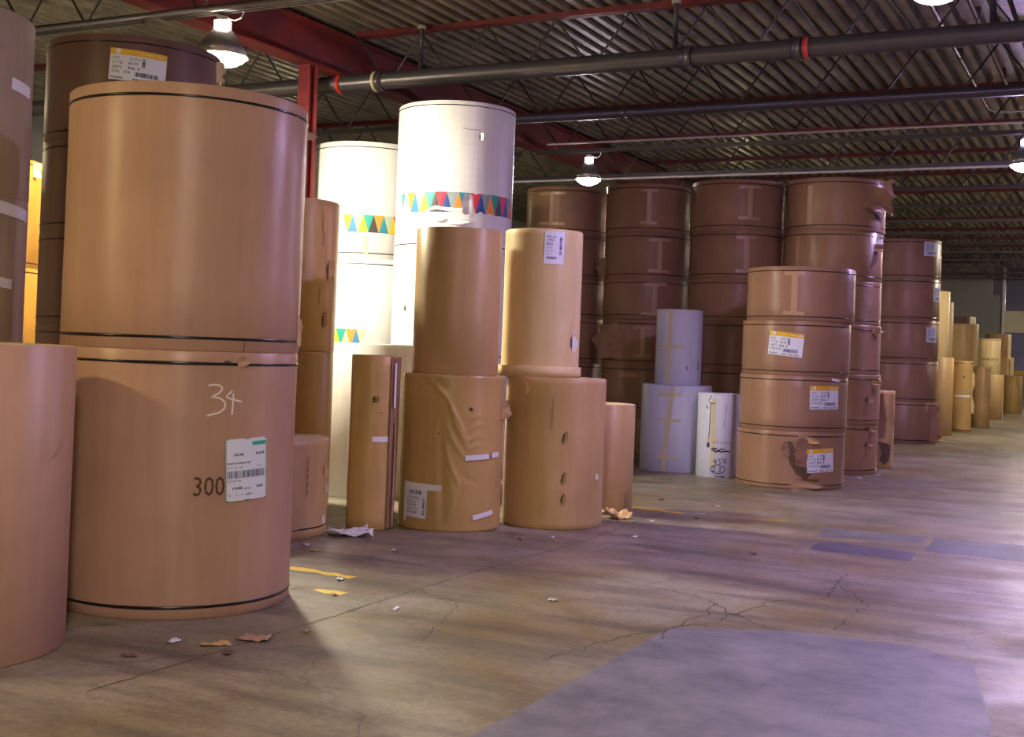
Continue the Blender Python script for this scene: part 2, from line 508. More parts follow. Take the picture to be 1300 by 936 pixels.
# ------------------------------------------------------------------ lamps
def lamp_lens_mat(i, colr, es):
    return plain('lamp_lens_%d' % i, (0.9, 0.9, 0.9), 0.4, emit=colr, es=es)
mb = MB(); mb.lathe([(0.055, 0.26), (0.075, 0.25), (0.11, 0.20), (0.17, 0.10), (0.205, 0.0), (0.212, 0.0), (0.178, 0.105), (0.118, 0.21), (0.08, 0.262), (0.055, 0.27)], 28)
HOOD = mesh('hood', mb.v, [f for f in mb.f if len(f) == 4], True)
mb = MB(); mb.lathe([(0.0, -0.095), (0.07, -0.088), (0.13, -0.065), (0.175, -0.03), (0.195, 0.0), (0.195, 0.02), (0.0, 0.03)], 20)
LENS = mesh('lens', mb.v, [f for f in mb.f if len(f) == 4], True)
mb = MB(); mb.lathe([(0.062, 0.27), (0.062, 0.36), (0.05, 0.37), (0.05, 0.40), (0.02, 0.41)], 16); NECK = mb.mesh('neck', True)
mb = MB(); mb.lathe([(0.064, 0.275), (0.066, 0.28), (0.066, 0.35), (0.064, 0.355)], 16)
GLOW = mesh('collar', mb.v, [f for f in mb.f if len(f) == 4], True)
mb = MB(); mb.tube([(0, 0, 0.40), (0, 0, 0.44)], 0.008, 6); mb.tube([(0.05 * math.cos(a), 0, 0.46 + 0.03 * math.sin(a)) for a in [i * 0.5 for i in range(13)]], 0.006, 6); HOOKM = mb.mesh('hook')
mb = MB(); mb.tube([(0.05, 0, 0.38), (0.12, 0.0, 0.35), (0.18, 0, 0.37), (0.21, 0, 0.42), (0.20, 0, 0.45)], 0.008, 6); CORDM = mb.mesh('cord', True)
M['hood'] = plain('lamp_hood', (0.30, 0.29, 0.31), 0.3, 0.7)
M['housing'] = plain('lamp_housing', (0.75, 0.75, 0.76), 0.4, 0.2)
for i, (t, s, colr, es, lb) in enumerate(LAMPS):
    e = empty('high_bay_lamp', B(t, s, 4.27), BROT)
    for nm, me, mm in (('hood', HOOD, M['hood']), ('ballast_housing', NECK, M['housing']), ('hook', HOOKM, M['steel']), ('power_cord', CORDM, M['tapew'])):
        obj(nm, me, mm, e)
    lm = LENS.copy(); obj('lens', lm, lamp_lens_mat(i, colr, es), e)
    lm = GLOW.copy(); obj('glass_collar', lm, plain('lamp_collar_%d' % i, (0.9, 0.9, 0.9), 0.4, emit=colr, es=es * (0.16 if i in (1, 2, 3) else 0.07)), e)
    if lb:
        tag(e, lb, 'lamp')
        if i == 0:
            e.scale = (1.25, 1.25, 1.0)
    else:
        tag(e, 'hooded high bay lamp hanging out of view over the aisle', 'lamp', 'high bay lamps outside the picture')

# ------------------------------------------------------------------ paper rolls
class Roll:
    pass
def make_roll(x, y, r, z0, z1, mat, label, straps=(1, 1), disp=None, seg=72, rings=2, group=None, strap_in=0.045, core=False, strapw=0.006, endmat=None):
    rl = Roll()
    rl.r, rl.h = r, z1 - z0
    e = empty('paper_roll', (x, y, z0), -math.atan2(x, y))
    rl.e = e
    h = rl.h
    c = min(0.008, h * 0.05)
    prof = [(r - c, 0.0), (r, c)]
    for i in range(1, rings):
        prof.append((r, c + (h - 2 * c) * i / rings))
    prof += [(r, h - c), (r - c, h)]
    vs = []
    rnd = random.Random(int(x * 1000) + int(z0 * 100) + 7)
    ph = [rnd.uniform(0, 6.28) for _ in range(4)]
    for pr, pz in prof:
        for k in range(seg):
            a = 2 * math.pi * k / seg
            rr = pr + 0.0016 * math.sin(3 * a + ph[0]) + 0.0012 * math.sin(5 * a + 4 * pz + ph[1])
            if disp:
                an = a if a <= math.pi else a - 2 * math.pi
                rr += disp(an * r, pz) * (1 if pr == r else 0)
            vs.append((rr * math.sin(a), -rr * math.cos(a), pz))
    n = seg
    fs = [(i * n + k, i * n + (k + 1) % n, (i + 1) * n + (k + 1) % n, (i + 1) * n + k) for i in range(len(prof) - 1) for k in range(n)]
    me = mesh('wrapper', vs, fs, True)
    obj('wrapper', me, M[mat], e)
    j = (len(prof) - 1) * n
    def disc(zz, flip, ro, ri):
        v = [(q * math.sin(2 * math.pi * k / n), -q * math.cos(2 * math.pi * k / n), zz) for q in (ro, ri) for k in range(n)]
        f = [(k, (k + 1) % n, n + (k + 1) % n, n + k) for k in range(n)]
        return v, [q[::-1] for q in f] if flip else f
    em = endmat or mat
    v, f = disc(h, False, r - c, 0.06); obj('end_face', mesh('end_face', v, f), M[em], e)
    v, f = disc(0.0, True, r - c, 0.06); obj('end_face', mesh('end_face', v, f), M[em], e)
    if core:
        mb = MB(); mb.lathe([(0.048, h - 0.25), (0.048, h - 0.001), (0.062, h - 0.0005), (0.062, h - 0.25)], 20)
        obj('core_tube', mesh('core', mb.v, [q for q in mb.f if len(q) == 4], True), M['core'], e)
    for on, zz in ((straps[0], strap_in), (straps[1], h - strap_in)):
        if on:
            rr = r + 0.004
            v = [(q * math.sin(2 * math.pi * k / n), -q * math.cos(2 * math.pi * k / n), zz + dz) for q, dz in ((r - 0.004, -strapw), (rr, -strapw * 0.7), (rr, strapw * 0.7), (r - 0.004, strapw)) for k in range(n)]
            f = [(i * n + k, i * n + (k + 1) % n, (i + 1) * n + (k + 1) % n, (i + 1) * n + k) for i in range(3) for k in range(n)]
            obj('strap', mesh('strap', v, f, True), M['strap'], e)
    tag(e, label, 'paper roll', group)
    return rl
def surf(rl, phi, z, a, b, off):
    p = phi + a / rl.r
    q = rl.r + off
    return (q * math.sin(p), -q * math.cos(p), z + b)
def rect(rl, name, mat, phi, z, wd, ht, off=0.0035, tilt=0.0, parent=None, jag=0.0, seed=1, offf=None, lift=None):
    nx, ny = max(2, int(wd / 0.04)), max(1, int(ht / 0.08)) + 1
    rnd = random.Random(seed)
    vs = []
    ct, st = math.cos(tilt), math.sin(tilt)
    for j in range(ny + 1):
        for i in range(nx + 1):
            a = -wd / 2 + wd * i / nx
            b = -ht / 2 + ht * j / ny
            if jag and (i in (0, nx)):
                a += rnd.uniform(-jag, jag)
            if jag and (j in (0, ny)):
                b += rnd.uniform(-jag, jag)
            oo = off + (lift(i / nx, j / ny) if lift else 0)
            vs.append(surf(rl, phi, z, a * ct - b * st, a * st + b * ct, oo))
    n = nx + 1
    fs = [(j * n + i, j * n + i + 1, (j + 1) * n + i + 1, (j + 1) * n + i) for j in range(ny) for i in range(nx)]
    return obj(name, mesh(name, vs, fs, True), M[mat], parent or rl.e)
def poly(rl, name, mat, phi, z, pts, off=0.004, parent=None):
    vs = [surf(rl, phi, z, a, b, off) for a, b in pts]
    ca = sum(p[0] for p in pts) / len(pts); cb = sum(p[1] for p in pts) / len(pts)
    vs.append(surf(rl, phi, z, ca, cb, off + 0.001))
    n = len(pts)
    return obj(name, mesh(name, vs, [(i, (i + 1) % n, n) for i in range(n)]), M[mat], parent or rl.e)
def strokes(rl, name, mat, phi, z, lines, wd=0.006, off=0.004, parent=None):
    vs, fs = [], []
    for ln in lines:
        # resample
        pts = []
        for (a0, b0), (a1, b1) in zip(ln, ln[1:]):
            k = max(1, int(math.hypot(a1 - a0, b1 - b0) / 0.02))
            pts += [(a0 + (a1 - a0) * i / k, b0 + (b1 - b0) * i / k) for i in range(k)]
        pts.append(ln[-1])
        base = len(vs)
        for i, (a, b) in enumerate(pts):
            p, q = pts[max(0, i - 1)], pts[min(len(pts) - 1, i + 1)]
            dx, dy = q[0] - p[0], q[1] - p[1]
            L = math.hypot(dx, dy) or 1
            nx, ny = -dy / L * wd / 2, dx / L * wd / 2
            vs += [surf(rl, phi, z, a + nx, b + ny, off), surf(rl, phi, z, a - nx, b - ny, off)]
        fs += [(base + 2 * i, base + 2 * i + 1, base + 2 * i + 3, base + 2 * i + 2) for i in range(len(pts) - 1)]
    return obj(name, mesh(name, vs, fs), M[mat], parent or rl.e)
_tc = {}
def glyphs(txt):
    if txt not in _tc:
        cu = bpy.data.curves.new('t', 'FONT')
        cu.body = txt
        cu.resolution_u = 2
        to = bpy.data.objects.new('t', cu)
        C.objects.link(to)
        dg = bpy.context.evaluated_depsgraph_get()
        me = bpy.data.meshes.new_from_object(to.evaluated_get(dg))
        _tc[txt] = ([(v.co.x, v.co.y) for v in me.vertices], [tuple(p.vertices) for p in me.polygons])
        bpy.data.objects.remove(to)
        bpy.data.curves.remove(cu)
        bpy.data.meshes.remove(me)
    return _tc[txt]
def textgeo(mb, rl, phi, z, txt, size, a0, b0, off, tilt=0, xs=1.0):
    ct, st = math.cos(tilt), math.sin(tilt)
    if any(c.isalpha() for c in txt):
        # words too small to read in the photograph: a row of letter-sized marks
        v, f = [], []
        for k, c in enumerate(txt):
            if c.isspace():
                continue
            h = 0.45 + 0.04 * (ord(c) % 6)
            x0, x1, y0 = 0.56 * k, 0.56 * k + 0.30 + 0.03 * (ord(c) % 5), 0.06 * (ord(c) % 2)
            f.append(tuple(range(len(v), len(v) + 4)))
            v += [(x0, y0), (x1, y0), (x1, h), (x0, h)]
    else:
        v, f = glyphs(txt)
    out = []
    for x, y in v:
        a, b = a0 + x * size * xs, b0 + y * size
        out.append(surf(rl, phi, z, a * ct - b * st, a * st + b * ct, off))
    mb.add(out, f)
def bars(mb, rl, phi, z, a0, a1, b0, b1, off, tilt=0, n=22, seed=3, vertical=True):
    rnd = random.Random(seed)
    ct, st = math.cos(tilt), math.sin(tilt)
    def q(x0, x1, y0, y1):
        pts = [(x0, y0), (x1, y0), (x1, y1), (x0, y1)]
        mb.add([surf(rl, phi, z, a * ct - b * st, a * st + b * ct, off) for a, b in pts], [(0, 1, 2, 3)])
    ext = (a1 - a0) if vertical else (b1 - b0)
    p = 0.0
    step = ext / n
    for i in range(n):
        wd = step * rnd.choice((0.35, 0.55, 0.8))
        if vertical:
            q(a0 + p, a0 + p + wd, b0, b1)
        else:
            q(a0, a1, b0 + p, b0 + p + wd)
        p += step
def shipping_label(rl, phi, z, wd, ht, tilt=0.0, lab='white shipping label with a yellow header band'):
    s = rect(rl, 'shipping_label', 'label', phi, z, wd, ht, 0.005, tilt)
    s['label'] = lab
    hd = ht * 0.19
    ct, st = math.cos(tilt), math.sin(tilt)
    rl2 = rl
    # header band as sub-part
    a, b = 0, ht / 2 - hd / 2
    vs = []
    nx = 8
    for bb in (b - hd / 2, b + hd / 2):
        for i in range(nx + 1):
            aa = -wd / 2 + wd * i / nx
            vs.append(surf(rl, phi, z, aa * ct - bb * st, aa * st + bb * ct, 0.0065))
    obj('header_band', mesh('header_band', vs, [(i, i + 1, nx + 2 + i, nx + 1 + i) for i in range(nx)]), M['yellow'], s)
    mb = MB()
    u = wd
    for k, (t1, t2) in enumerate((('36.0', '1237.0'), ('51 7.8', '80.00'), ('24075', 'AWH 2'), ('5796', '878'))):
        by = ht / 2 - hd - ht * (0.15 + 0.145 * k)
        textgeo(mb, rl, phi, z, t1, ht * 0.13, -wd * 0.46, by, 0.0068, tilt)
        textgeo(mb, rl, phi, z, t2, ht * 0.13, -wd * 0.17 if k < 3 else -wd * 0.24, by, 0.0068, tilt)
    textgeo(mb, rl, phi, z, 'Southern', ht * 0.09, -wd * 0.47, -ht * 0.45, 0.0068, tilt)
    textgeo(mb, rl, phi, z, 'E118 36N 1712', ht * 0.10, -wd * 0.08, -ht * 0.46, 0.0068, tilt)
    bars(mb, rl, phi, z, -wd * 0.05, wd * 0.36, -ht * 0.34, -ht * 0.20, 0.0068, tilt, 20)
    bars(mb, rl, phi, z, wd * 0.06, wd * 0.12, -ht * 0.02, ht * 0.26, 0.0068, tilt, 12, 5, False)
    obj('print', mb.mesh('print'), M['print'], s)['kind'] = 'stuff'
    mb = MB()
    textgeo(mb, rl, phi, z, 'PAPER', ht * 0.075, wd * 0.12, ht / 2 - hd * 0.65, 0.0072, tilt)
    textgeo(mb, rl, phi, z, 'MILLS', ht * 0.075, wd * 0.32, ht / 2 - hd * 0.65, 0.0072, tilt)
    ring = [(-wd * 0.36 + 0.05 * wd * math.cos(i * 0.785), ht / 2 - hd * 0.45 + 0.05 * wd * math.sin(i * 0.785)) for i in range(8)]
    mb.add([surf(rl, phi, z, a * ct - b * st, a * st + b * ct, 0.0072) for a, b in ring], [tuple(range(8))])
    obj('header_print', mb.mesh('hprint'), M['label'], s)['kind'] = 'stuff'
    return s
def h_tape(rl, phi, z, vert=0.30, wd=0.045, bar=0.20, up=True, dn=True, mat='tapek'):
    """kraft tape laid like a capital I over the wrapper's seam"""
    rect(rl, 'tape', mat, phi, z, wd, vert, 0.003)
    if up:
        rect(rl, 'tape', mat, phi, z + vert / 2, bar, 0.04, 0.0045, 0.03)
    if dn:
        rect(rl, 'tape', mat, phi, z - vert / 2, bar, 0.04, 0.0045, -0.03)
def tear(rl, phi, z, wd, ht, seed, flapmat=None, tilt=0.0, curl=0.03):
    """a rip in the wrapper: inner layer painted dark like a shaded hole with a curled lip"""
    rnd = random.Random(seed)
    n = 14
    pts = []
    for i in range(n):
        a = 2 * math.pi * i / n
        k = rnd.uniform(0.62, 1.08)
        x, y = wd / 2 * math.cos(a) * k, ht / 2 * math.sin(a) * k
        pts.append((x * math.cos(tilt) - y * math.sin(tilt), x * math.sin(tilt) + y * math.cos(tilt)))
    o = poly(rl, 'tear', 'inner', phi, z, pts, 0.003)
    if flapmat:
        flap(rl, phi, z, wd * 0.55, ht * 0.9, seed, flapmat, tilt, curl, side=1)
    return o
def flap(rl, phi, z, wd, ht, seed, mat, tilt=0.0, curl=0.06, side=1, taper=0.35, name='torn_flap', nx=8, ny=10, offa=0.0, crump=0.25):
    """loose paper attached along one side edge and curling outwards"""
    rnd = random.Random(seed)
    vs = []
    ct, st = math.cos(tilt), math.sin(tilt)
    jag = [rnd.uniform(-0.12, 0.12) for _ in range(ny + 1)]
    pa, pb = rnd.uniform(0, 6), rnd.uniform(0, 6)
    for j in range(ny + 1):
        v = j / ny
        for i in range(nx + 1):
            u = i / nx
            a = offa + side * wd * u * (1 - taper * abs(2 * v - 1)) * (1 + jag[j] * u)
            b = -ht / 2 + ht * v + 0.06 * ht * u * math.sin(5 * v + pa)
            off = 0.004 + curl * u ** 1.4 * (1 + crump * math.sin(9 * v + pb) + crump * 0.6 * math.sin(17 * v + 4 * u))
            vs.append(surf(rl, phi, z, a * ct - b * st, a * st + b * ct, max(0.004, off)))
    n = nx + 1
    fs = [(j * n + i, j * n + i + 1, (j + 1) * n + i + 1, (j + 1) * n + i) for j in range(ny) for i in range(nx)]
    return obj(name, mesh(name, vs, fs, True), M[mat], rl.e)
def seg_dist(a, b, p0, p1):
    dx, dy = p1[0] - p0[0], p1[1] - p0[1]
    t = max(0, min(1, ((a - p0[0]) * dx + (b - p0[1]) * dy) / (dx * dx + dy * dy)))
    return math.hypot(a - p0[0] - t * dx, b - p0[1] - t * dy), t
def folds(lines):
    def f(a, b):
        s = 0
        for pts, amp, wd in lines:
            best = 9
            tot = len(pts) - 1
            tt = 0
            for i in range(tot):
                d, t = seg_dist(a, b, pts[i], pts[i + 1])
                if d < best:
                    best, tt = d, (i + t) / tot
            if best < 4 * wd:
                s += amp * math.exp(-(best / wd) ** 2) * (0.35 + 0.65 * math.sin(math.pi * min(1, max(0, tt))))
        return s
    return f
def dents(seed, n, r, h, amp, wd=0.05):
    rnd = random.Random(seed)
    L = []
    for _ in range(n):
        a, b = rnd.uniform(-1.3 * r, 1.3 * r), rnd.uniform(0.05, h - 0.05)
        an = rnd.uniform(0, 3.14); ln = rnd.uniform(0.05, 0.22)
        L.append(([(a, b), (a + ln * math.cos(an), b + ln * math.sin(an))], rnd.choice((-1, 1)) * amp * rnd.uniform(0.4, 1), wd * rnd.uniform(0.3, 1)))
    return folds(L)

# ---- front roll cut by the picture edge
fl = make_roll(-2.77, 5.77, 0.68, 0, 1.43, 'pink', 'plain tan paper roll standing alone in front of the left pale tan stack', (0, 0), core=True, endmat='paperend')
strokes(fl, 'crease', 'tapek', 0.9, 0.9, [[(0.0, 0.0), (0.06, 0.03), (0.12, 0.09)]], 0.006)

# ---- big stack
bl = make_roll(-1.90, 7.07, 0.655, 0, 1.42, 'pink', 'huge tan roll with chalked 34 and stencilled 300, lower one of the big stack',
               disp=folds([([(-0.02, 1.37), (0.10, 1.40), (0.20, 1.37)], 0.010, 0.02), ([(0.33, 1.40), (0.36, 1.37), (0.34, 1.41)], 0.008, 0.015)]), seg=128, rings=24, strap_in=0.065, strapw=0.009)
bu = make_roll(-1.91, 7.09, 0.667, 1.42, 2.84, 'pink', 'huge plain tan roll with black bands, upper one of the big stack', seg=128, rings=4, strap_in=0.07, strapw=0.009, core=True)
# chalk 34 (about 0.22 m tall)
def px(dx, dy, s):
    return (dx * s, -dy * s)
S = 1 / 1550 * 6.5 / 4.925          # metres per zoomed pixel on this roll's front
def Z(pts, cx, cy):
    return [px(a - cx, b - cy, S) for a, b in pts]
ph34 = 0.355
strokes(bl, 'chalk_number', 'chalk', ph34, 1.165, [
    Z([(220, 92), (250, 86), (285, 88), (308, 102), (305, 120), (285, 140), (240, 163), (290, 168), (322, 188), (334, 212), (322, 240), (290, 262), (250, 272), (218, 280)], 330, 180),
    Z([(376, 122), (350, 146), (335, 163), (380, 178), (443, 192)], 330, 180), Z([(384, 140), (382, 200), (379, 274)], 330, 180)], 0.009, 0.0035)
mbt = MB()
textgeo(mbt, bl, math.asin((246 - 221) / 139.0), 0.655, '300', 0.145, -0.045, 0.0, 0.003, xs=0.82)
n300 = obj('stencil_number', mbt.mesh('stencil_number'), M['ink'], bl.e)
n300['label'] = 'stencilled black number 300'
mbt = MB()
textgeo(mbt, bl, math.asin((246 - 221) / 139.0), 0.655, '0', 0.145, 0.20, -0.01, 0.003, xs=0.80)
obj('stencil_number', mbt.mesh('stencil_number'), M['ink'], bl.e)
lph, lz = 0.585, 0.79
lab = rect(bl, 'shipping_label', 'label', lph, lz, 0.265, 0.335, 0.005, 0.045)
lab['label'] = 'tall white shipping label with green corner block and barcode'
mb = MB(); bars(mb, bl, lph, lz, -0.125, 0.12, -0.045, -0.005, 0.0065, 0.045, 26, 8)
for k, (b, sz, segs) in enumerate(((0.075, 0.022, (('PAPER', -0.085), ('MILLS', 0.055))), (0.032, 0.015, (('STOCK: LINERBOARD', -0.125),)), (0.008, 0.013, (('36 1/2   42   1237', -0.125), ('80.00', 0.06))),
                                     (-0.065, 0.015, (('62713071786', -0.125),)), (-0.105, 0.022, (('PAPER', -0.095), ('ROLL', 0.06))), (-0.108, 0.012, (('weight', -0.02),)), (-0.14, 0.015, (('4    -   C  80525', -0.115),)))):
    for tx, a in segs:
        textgeo(mb, bl, lph, lz, tx, sz, a, b, 0.0065, 0.045)
obj('print', mb.mesh('print'), M['print'], lab)['kind'] = 'stuff'
ct, st = math.cos(0.045), math.sin(0.045)
def lrect(a0, a1, b0, b1, off=0.0062):
    return [surf(bl, lph, lz, a * ct - b * st, a * st + b * ct, off) for a, b in ((a0, b0), ((a0 + a1) / 2, b0), (a1, b0), (a1, b1), ((a0 + a1) / 2, b1), (a0, b1))]
mb = MB(); q6 = [(0, 1, 4, 5), (1, 2, 3, 4)]
mb.add(lrect(0.03, 0.125, 0.127, 0.148), q6)
mb.add(lrect(-0.1325, 0.1325, 0.163, 0.1675), q6); mb.add(lrect(-0.1325, 0.1325, -0.1675, -0.163), q6)
mb.add(lrect(-0.1325, -0.129, -0.1675, 0.1675), q6); mb.add(lrect(0.129, 0.1325, -0.1675, 0.1675), q6)
obj('green_border', mb.mesh('green_border'), M['green'], lab)
rect(bl, 'tape', 'tapek', math.asin((325 - 221) / 139.0), 1.13, 0.10, 0.17, 0.0025)
flap(bl, 0.45, 1.36, 0.06, 0.05, 3, 'pink', 0.3, 0.025)
tear(bl, 0.36, 1.365, 0.05, 0.02, 5)
strokes(bu, 'wrap_seam', 'inner', 0.5, 0.0, [[(0.0, 0.005), (0.004, 0.065)]], 0.005)
flap(bu, 1.32, 1.27, 0.05, 0.05, 31, 'pink', 0, 0.05)
flap(bu, 1.25, 0.13, 0.04, 0.16, 32, 'tan', 0, 0.02)

# ---- pale tan stack at the very left
ls = []
for k, (z0, z1) in enumerate(((0, 1.16), (1.16, 2.30), (2.30, 3.42))):
    ls.append(make_roll(-3.74, 7.52, 0.68, z0, z1, 'pale', ['bottom roll of the pale tan stack behind the single front roll', 'middle roll of the pale tan stack with white tape strips',
                        'top roll of the pale tan stack beside the dark stack'][k], (0, 0), core=(k == 2)))
rect(ls[2], 'tape', 'tapew', 1.05, 0.68, 0.24, 0.07, 0.004, -0.08)
rect(ls[1], 'tape', 'tapew', 1.0, 1.06, 0.40, 0.075, 0.004, -0.08)
rect(ls[1], 'tape', 'tapew', 0.85, 0.62, 0.2, 0.06, 0.004, -0.08)
tear(ls[2], 1.25, 0.14, 0.03, 0.02, 6)

# ---- dark brown stack
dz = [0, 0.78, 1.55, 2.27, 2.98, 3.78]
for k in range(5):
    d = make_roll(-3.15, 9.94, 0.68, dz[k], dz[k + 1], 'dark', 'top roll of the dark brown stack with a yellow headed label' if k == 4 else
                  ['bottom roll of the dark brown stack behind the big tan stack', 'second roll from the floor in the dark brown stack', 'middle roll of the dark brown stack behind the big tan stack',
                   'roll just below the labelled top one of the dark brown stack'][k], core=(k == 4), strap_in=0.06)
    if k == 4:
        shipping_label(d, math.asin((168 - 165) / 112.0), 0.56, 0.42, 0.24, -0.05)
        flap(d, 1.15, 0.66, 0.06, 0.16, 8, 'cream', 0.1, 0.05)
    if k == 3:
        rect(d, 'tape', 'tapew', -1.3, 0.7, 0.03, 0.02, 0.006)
# ---- golden stack seen through the gap
for k, (z0, z1) in enumerate(((0, 1.05), (1.05, 2.1), (2.1, 3.14))):
    y_ = make_roll(-5.28, 11.88, 0.6, z0, z1, 'amber', ['bottom', 'middle', 'top'][k] + ' roll of the golden stack in the gap beside the dark stack', core=(k == 2))
    if k == 2:
        flap(y_, 1.0, 0.95, 0.08, 0.14, 12, 'cream', 0, 0.05)
        flap(y_, 0.75, 0.75, 0.06, 0.4, 13, 'cream', 0.2, 0.03, side=-1)

# ---- tan stack beside the big stack, and the short roll in front of it
t1 = make_roll(-2.08, 11.0, 0.48, 0, 1.40, 'tan', 'lower tan roll with pale top edge tucked behind the short wide roll', (0, 0), core=False, endmat='paperend')
t2 = make_roll(-2.08, 11.0, 0.48, 1.40, 2.74, 'tan', 'upper tan roll with dark smears and small rips beside the big stack', (0, 0), core=True, disp=dents(3, 8, 0.48, 1.3, 0.006), rings=20)
tear(t2, 0.95, 0.72, 0.07, 0.2, 14, 'tan', 0, 0.03)
tear(t2, 0.85, 0.28, 0.05, 0.15, 15, 'tan', 0, 0.02)
for k, (a, b, c_) in enumerate(((0.75, 1.15, 0.10), (0.78, 1.0, 0.08), (0.72, 0.5, 0.10))):
    poly(t2, 'smear', 'smear', a, b, [(-0.012, -c_), (0.006, -c_ * 0.8), (0.012, c_ * 0.3), (0.004, c_), (-0.008, c_ * 0.6)], 0.002)
sr = make_roll(-1.95, 9.55, 0.55, 0, 0.74, 'tan', 'short wide tan roll with scuffed side beside the big stack', (1, 0), disp=dents(9, 14, 0.55, 0.74, 0.008), rings=18, seg=96, strap_in=0.075, core=True, endmat='paperend')
tear(sr, 0.35, 0.17, 0.09, 0.17, 21, 'tan')
tear(sr, 1.15, 0.5, 0.04, 0.12, 22, 'tan')
for k in range(5):
    poly(sr, 'smear', 'smear', 0.75, 0.35 + 0.06 * k, [(-0.015, -0.03), (0.01, -0.02), (0.014, 0.02), (-0.008, 0.028)], 0.002)
rect(sr, 'tape', 'tapew', 1.28, 0.36, 0.04, 0.07, 0.006, 0.2)
rect(sr, 'tape', 'tapew', 1.2, 0.12, 0.05, 0.07, 0.006, 0.3)

# ---- white roll, thin brown roll
wfr = make_roll(-1.33, 12.33, 0.64, 0, 1.49, 'white', 'plain white roll with flat top behind the thin brown roll', (0, 0), core=True)
nb = make_roll(-1.11, 9.93, 0.181, 0, 1.40, 'gold', 'thin tall brown roll with an open wrapper seam against the white roll', (0, 0), core=True, disp=dents(4, 6, 0.18, 1.4, 0.004), rings=16, endmat='paperend')
rect(nb, 'loose_or_lit_edge', 'brown', 1.12, 0.70, 0.10, 1.38, 0.012, 0.0, lift=lambda u, v: 0.03 * u * (0.4 + 0.6 * v))
rect(nb, 'tape', 'tapew', 1.0, 1.16, 0.025, 0.36, 0.03)
rect(nb, 'tape', 'tapek', 1.1, 0.45, 0.02, 0.85, 0.035)
rect(nb, 'tape', 'tapew', 0.42, 0.73, 0.14, 0.04, 0.004, 0.0)
tear(nb, 0.1, 1.05, 0.05, 0.06, 24, 'gold')
tear(nb, 0.4, 0.94, 0.015, 0.015, 25)
# crumpled white sheet on the floor
def sheet(name, loc, wd, ht, seed, mat, label, crump=0.06, rot=0.0, group=None, cat='paper scrap', n=12):
    rnd = random.Random(seed)
    vs = []
    ph = [rnd.uniform(0, 6.28) for _ in range(8)]
    jx = [rnd.uniform(-0.12, 0.12) for _ in range(4 * n + 8)]
    zmin = 9
    for j in range(n + 1):
        for i in range(n + 1):
            u, v = i / n - 0.5, j / n - 0.5
            k = 1.0
            if max(abs(u), abs(v)) > 0.45:
                k += jx[(i * 3 + j) % len(jx)]
            zz = crump * (0.6 * math.sin(5 * u + ph[0] + 2 * v) * math.sin(4 * v + ph[1]) + 0.35 * math.sin(11 * u + ph[2]) * math.sin(9 * v + ph[3]) + 0.9 * max(0, abs(u) - 0.25) * 2 + 0.25 * math.sin(17 * (u + v) + ph[4]))
            vs.append([u * wd * k * (1 - 0.3 * v), v * ht * k, zz])
            zmin = min(zmin, zz)
    for q in vs:
        q[2] = max(0.0, q[2] - zmin * 0.55) + 0.002
    m_ = min(q[2] for q in vs)
    for q in vs:
        q[2] -= m_ - 0.001
    a = n + 1
    fs = [(j * a + i, j * a + i + 1, (j + 1) * a + i + 1, (j + 1) * a + i) for j in range(n) for i in range(n)]
    o = obj(name, mesh(name, vs, fs, True), M[mat], None, (loc[0], loc[1], 0), rot)
    so = o.modifiers.new('thick', 'SOLIDIFY'); so.thickness = 0.0012; so.offset = 1
    tag(o, label, cat, group)
    return o
sheet('crumpled_sheet', (-1.20, 9.48), 0.34, 0.22, 5, 'white', 'crumpled white paper sheet on the floor beside the short wide roll', 0.05, 0.2, cat='paper sheet')

# ---- pair of two-high stacks with folded wrapper
rb1 = make_roll(-0.47, 10.24, 0.425, 0, 1.26, 'gold', 'tan roll with crumpled diagonal folds, white tape and a barcode label', (0, 0), seg=192, rings=90, endmat='paperend',
    disp=folds([([(-0.22, 1.24), (-0.05, 1.08), (0.03, 0.92), (0.12, 0.74)], 0.016, 0.016), ([(-0.02, 1.0), (0.03, 0.85), (0.13, 0.68)], 0.012, 0.013),
                ([(-0.04, 0.85), (0.02, 0.72), (0.10, 0.60)], 0.012, 0.014), ([(-0.06, 0.72), (-0.01, 0.55), (0.06, 0.40), (0.05, 0.30)], 0.012, 0.016),
                ([(0.11, 0.80), (0.20, 0.86), (0.27, 0.87)], 0.008, 0.012), ([(0.12, 0.73), (0.22, 0.78), (0.30, 0.76)], 0.008, 0.012), ([(0.13, 0.67), (0.2, 0.70), (0.28, 0.69)], 0.007, 0.011),
                ([(-0.10, 0.9), (-0.08, 0.6), (-0.06, 0.3), (-0.06, 0.05)], -0.010, 0.03), ([(0.0, 0.45), (0.03, 0.25), (0.0, 0.12)], 0.008, 0.02), ([(0.14, 0.92), (0.24, 0.94)], 0.007, 0.010),
                ([(0.1, 0.5), (0.13, 0.43), (0.22, 0.40)], -0.006, 0.02)]))
lz1, lp1 = 0.22, -0.70
l2 = rect(rb1, 'barcode_label', 'label', lp1, lz1, 0.22, 0.24, 0.010, -0.03)
l2['label'] = 'white barcode label on the crumpled roll'
mb = MB(); bars(mb, rb1, lp1, lz1, -0.07, 0.06, 0.07, 0.10, 0.012, -0.03, 18, 4); bars(mb, rb1, lp1, lz1, 0.075, 0.095, -0.09, 0.04, 0.012, -0.03, 16, 6, False)
for k in range(5):
    textgeo(mb, rb1, lp1, lz1, ('1414 2350', '8501 36', '42 80.00', '1237 414', '5796 878')[k], 0.03, -0.09, 0.03 - 0.03 * k, 0.012, -0.03)
obj('print', mb.mesh('print'), M['print'], l2)['kind'] = 'stuff'
rect(rb1, 'tape', 'tapew', lp1 + 0.12, lz1 + 0.135, 0.36, 0.05, 0.013, -0.03)
rect(rb1, 'tape', 'tapew', lp1 - 0.27, lz1 - 0.02, 0.03, 0.28, 0.013, 0.02)
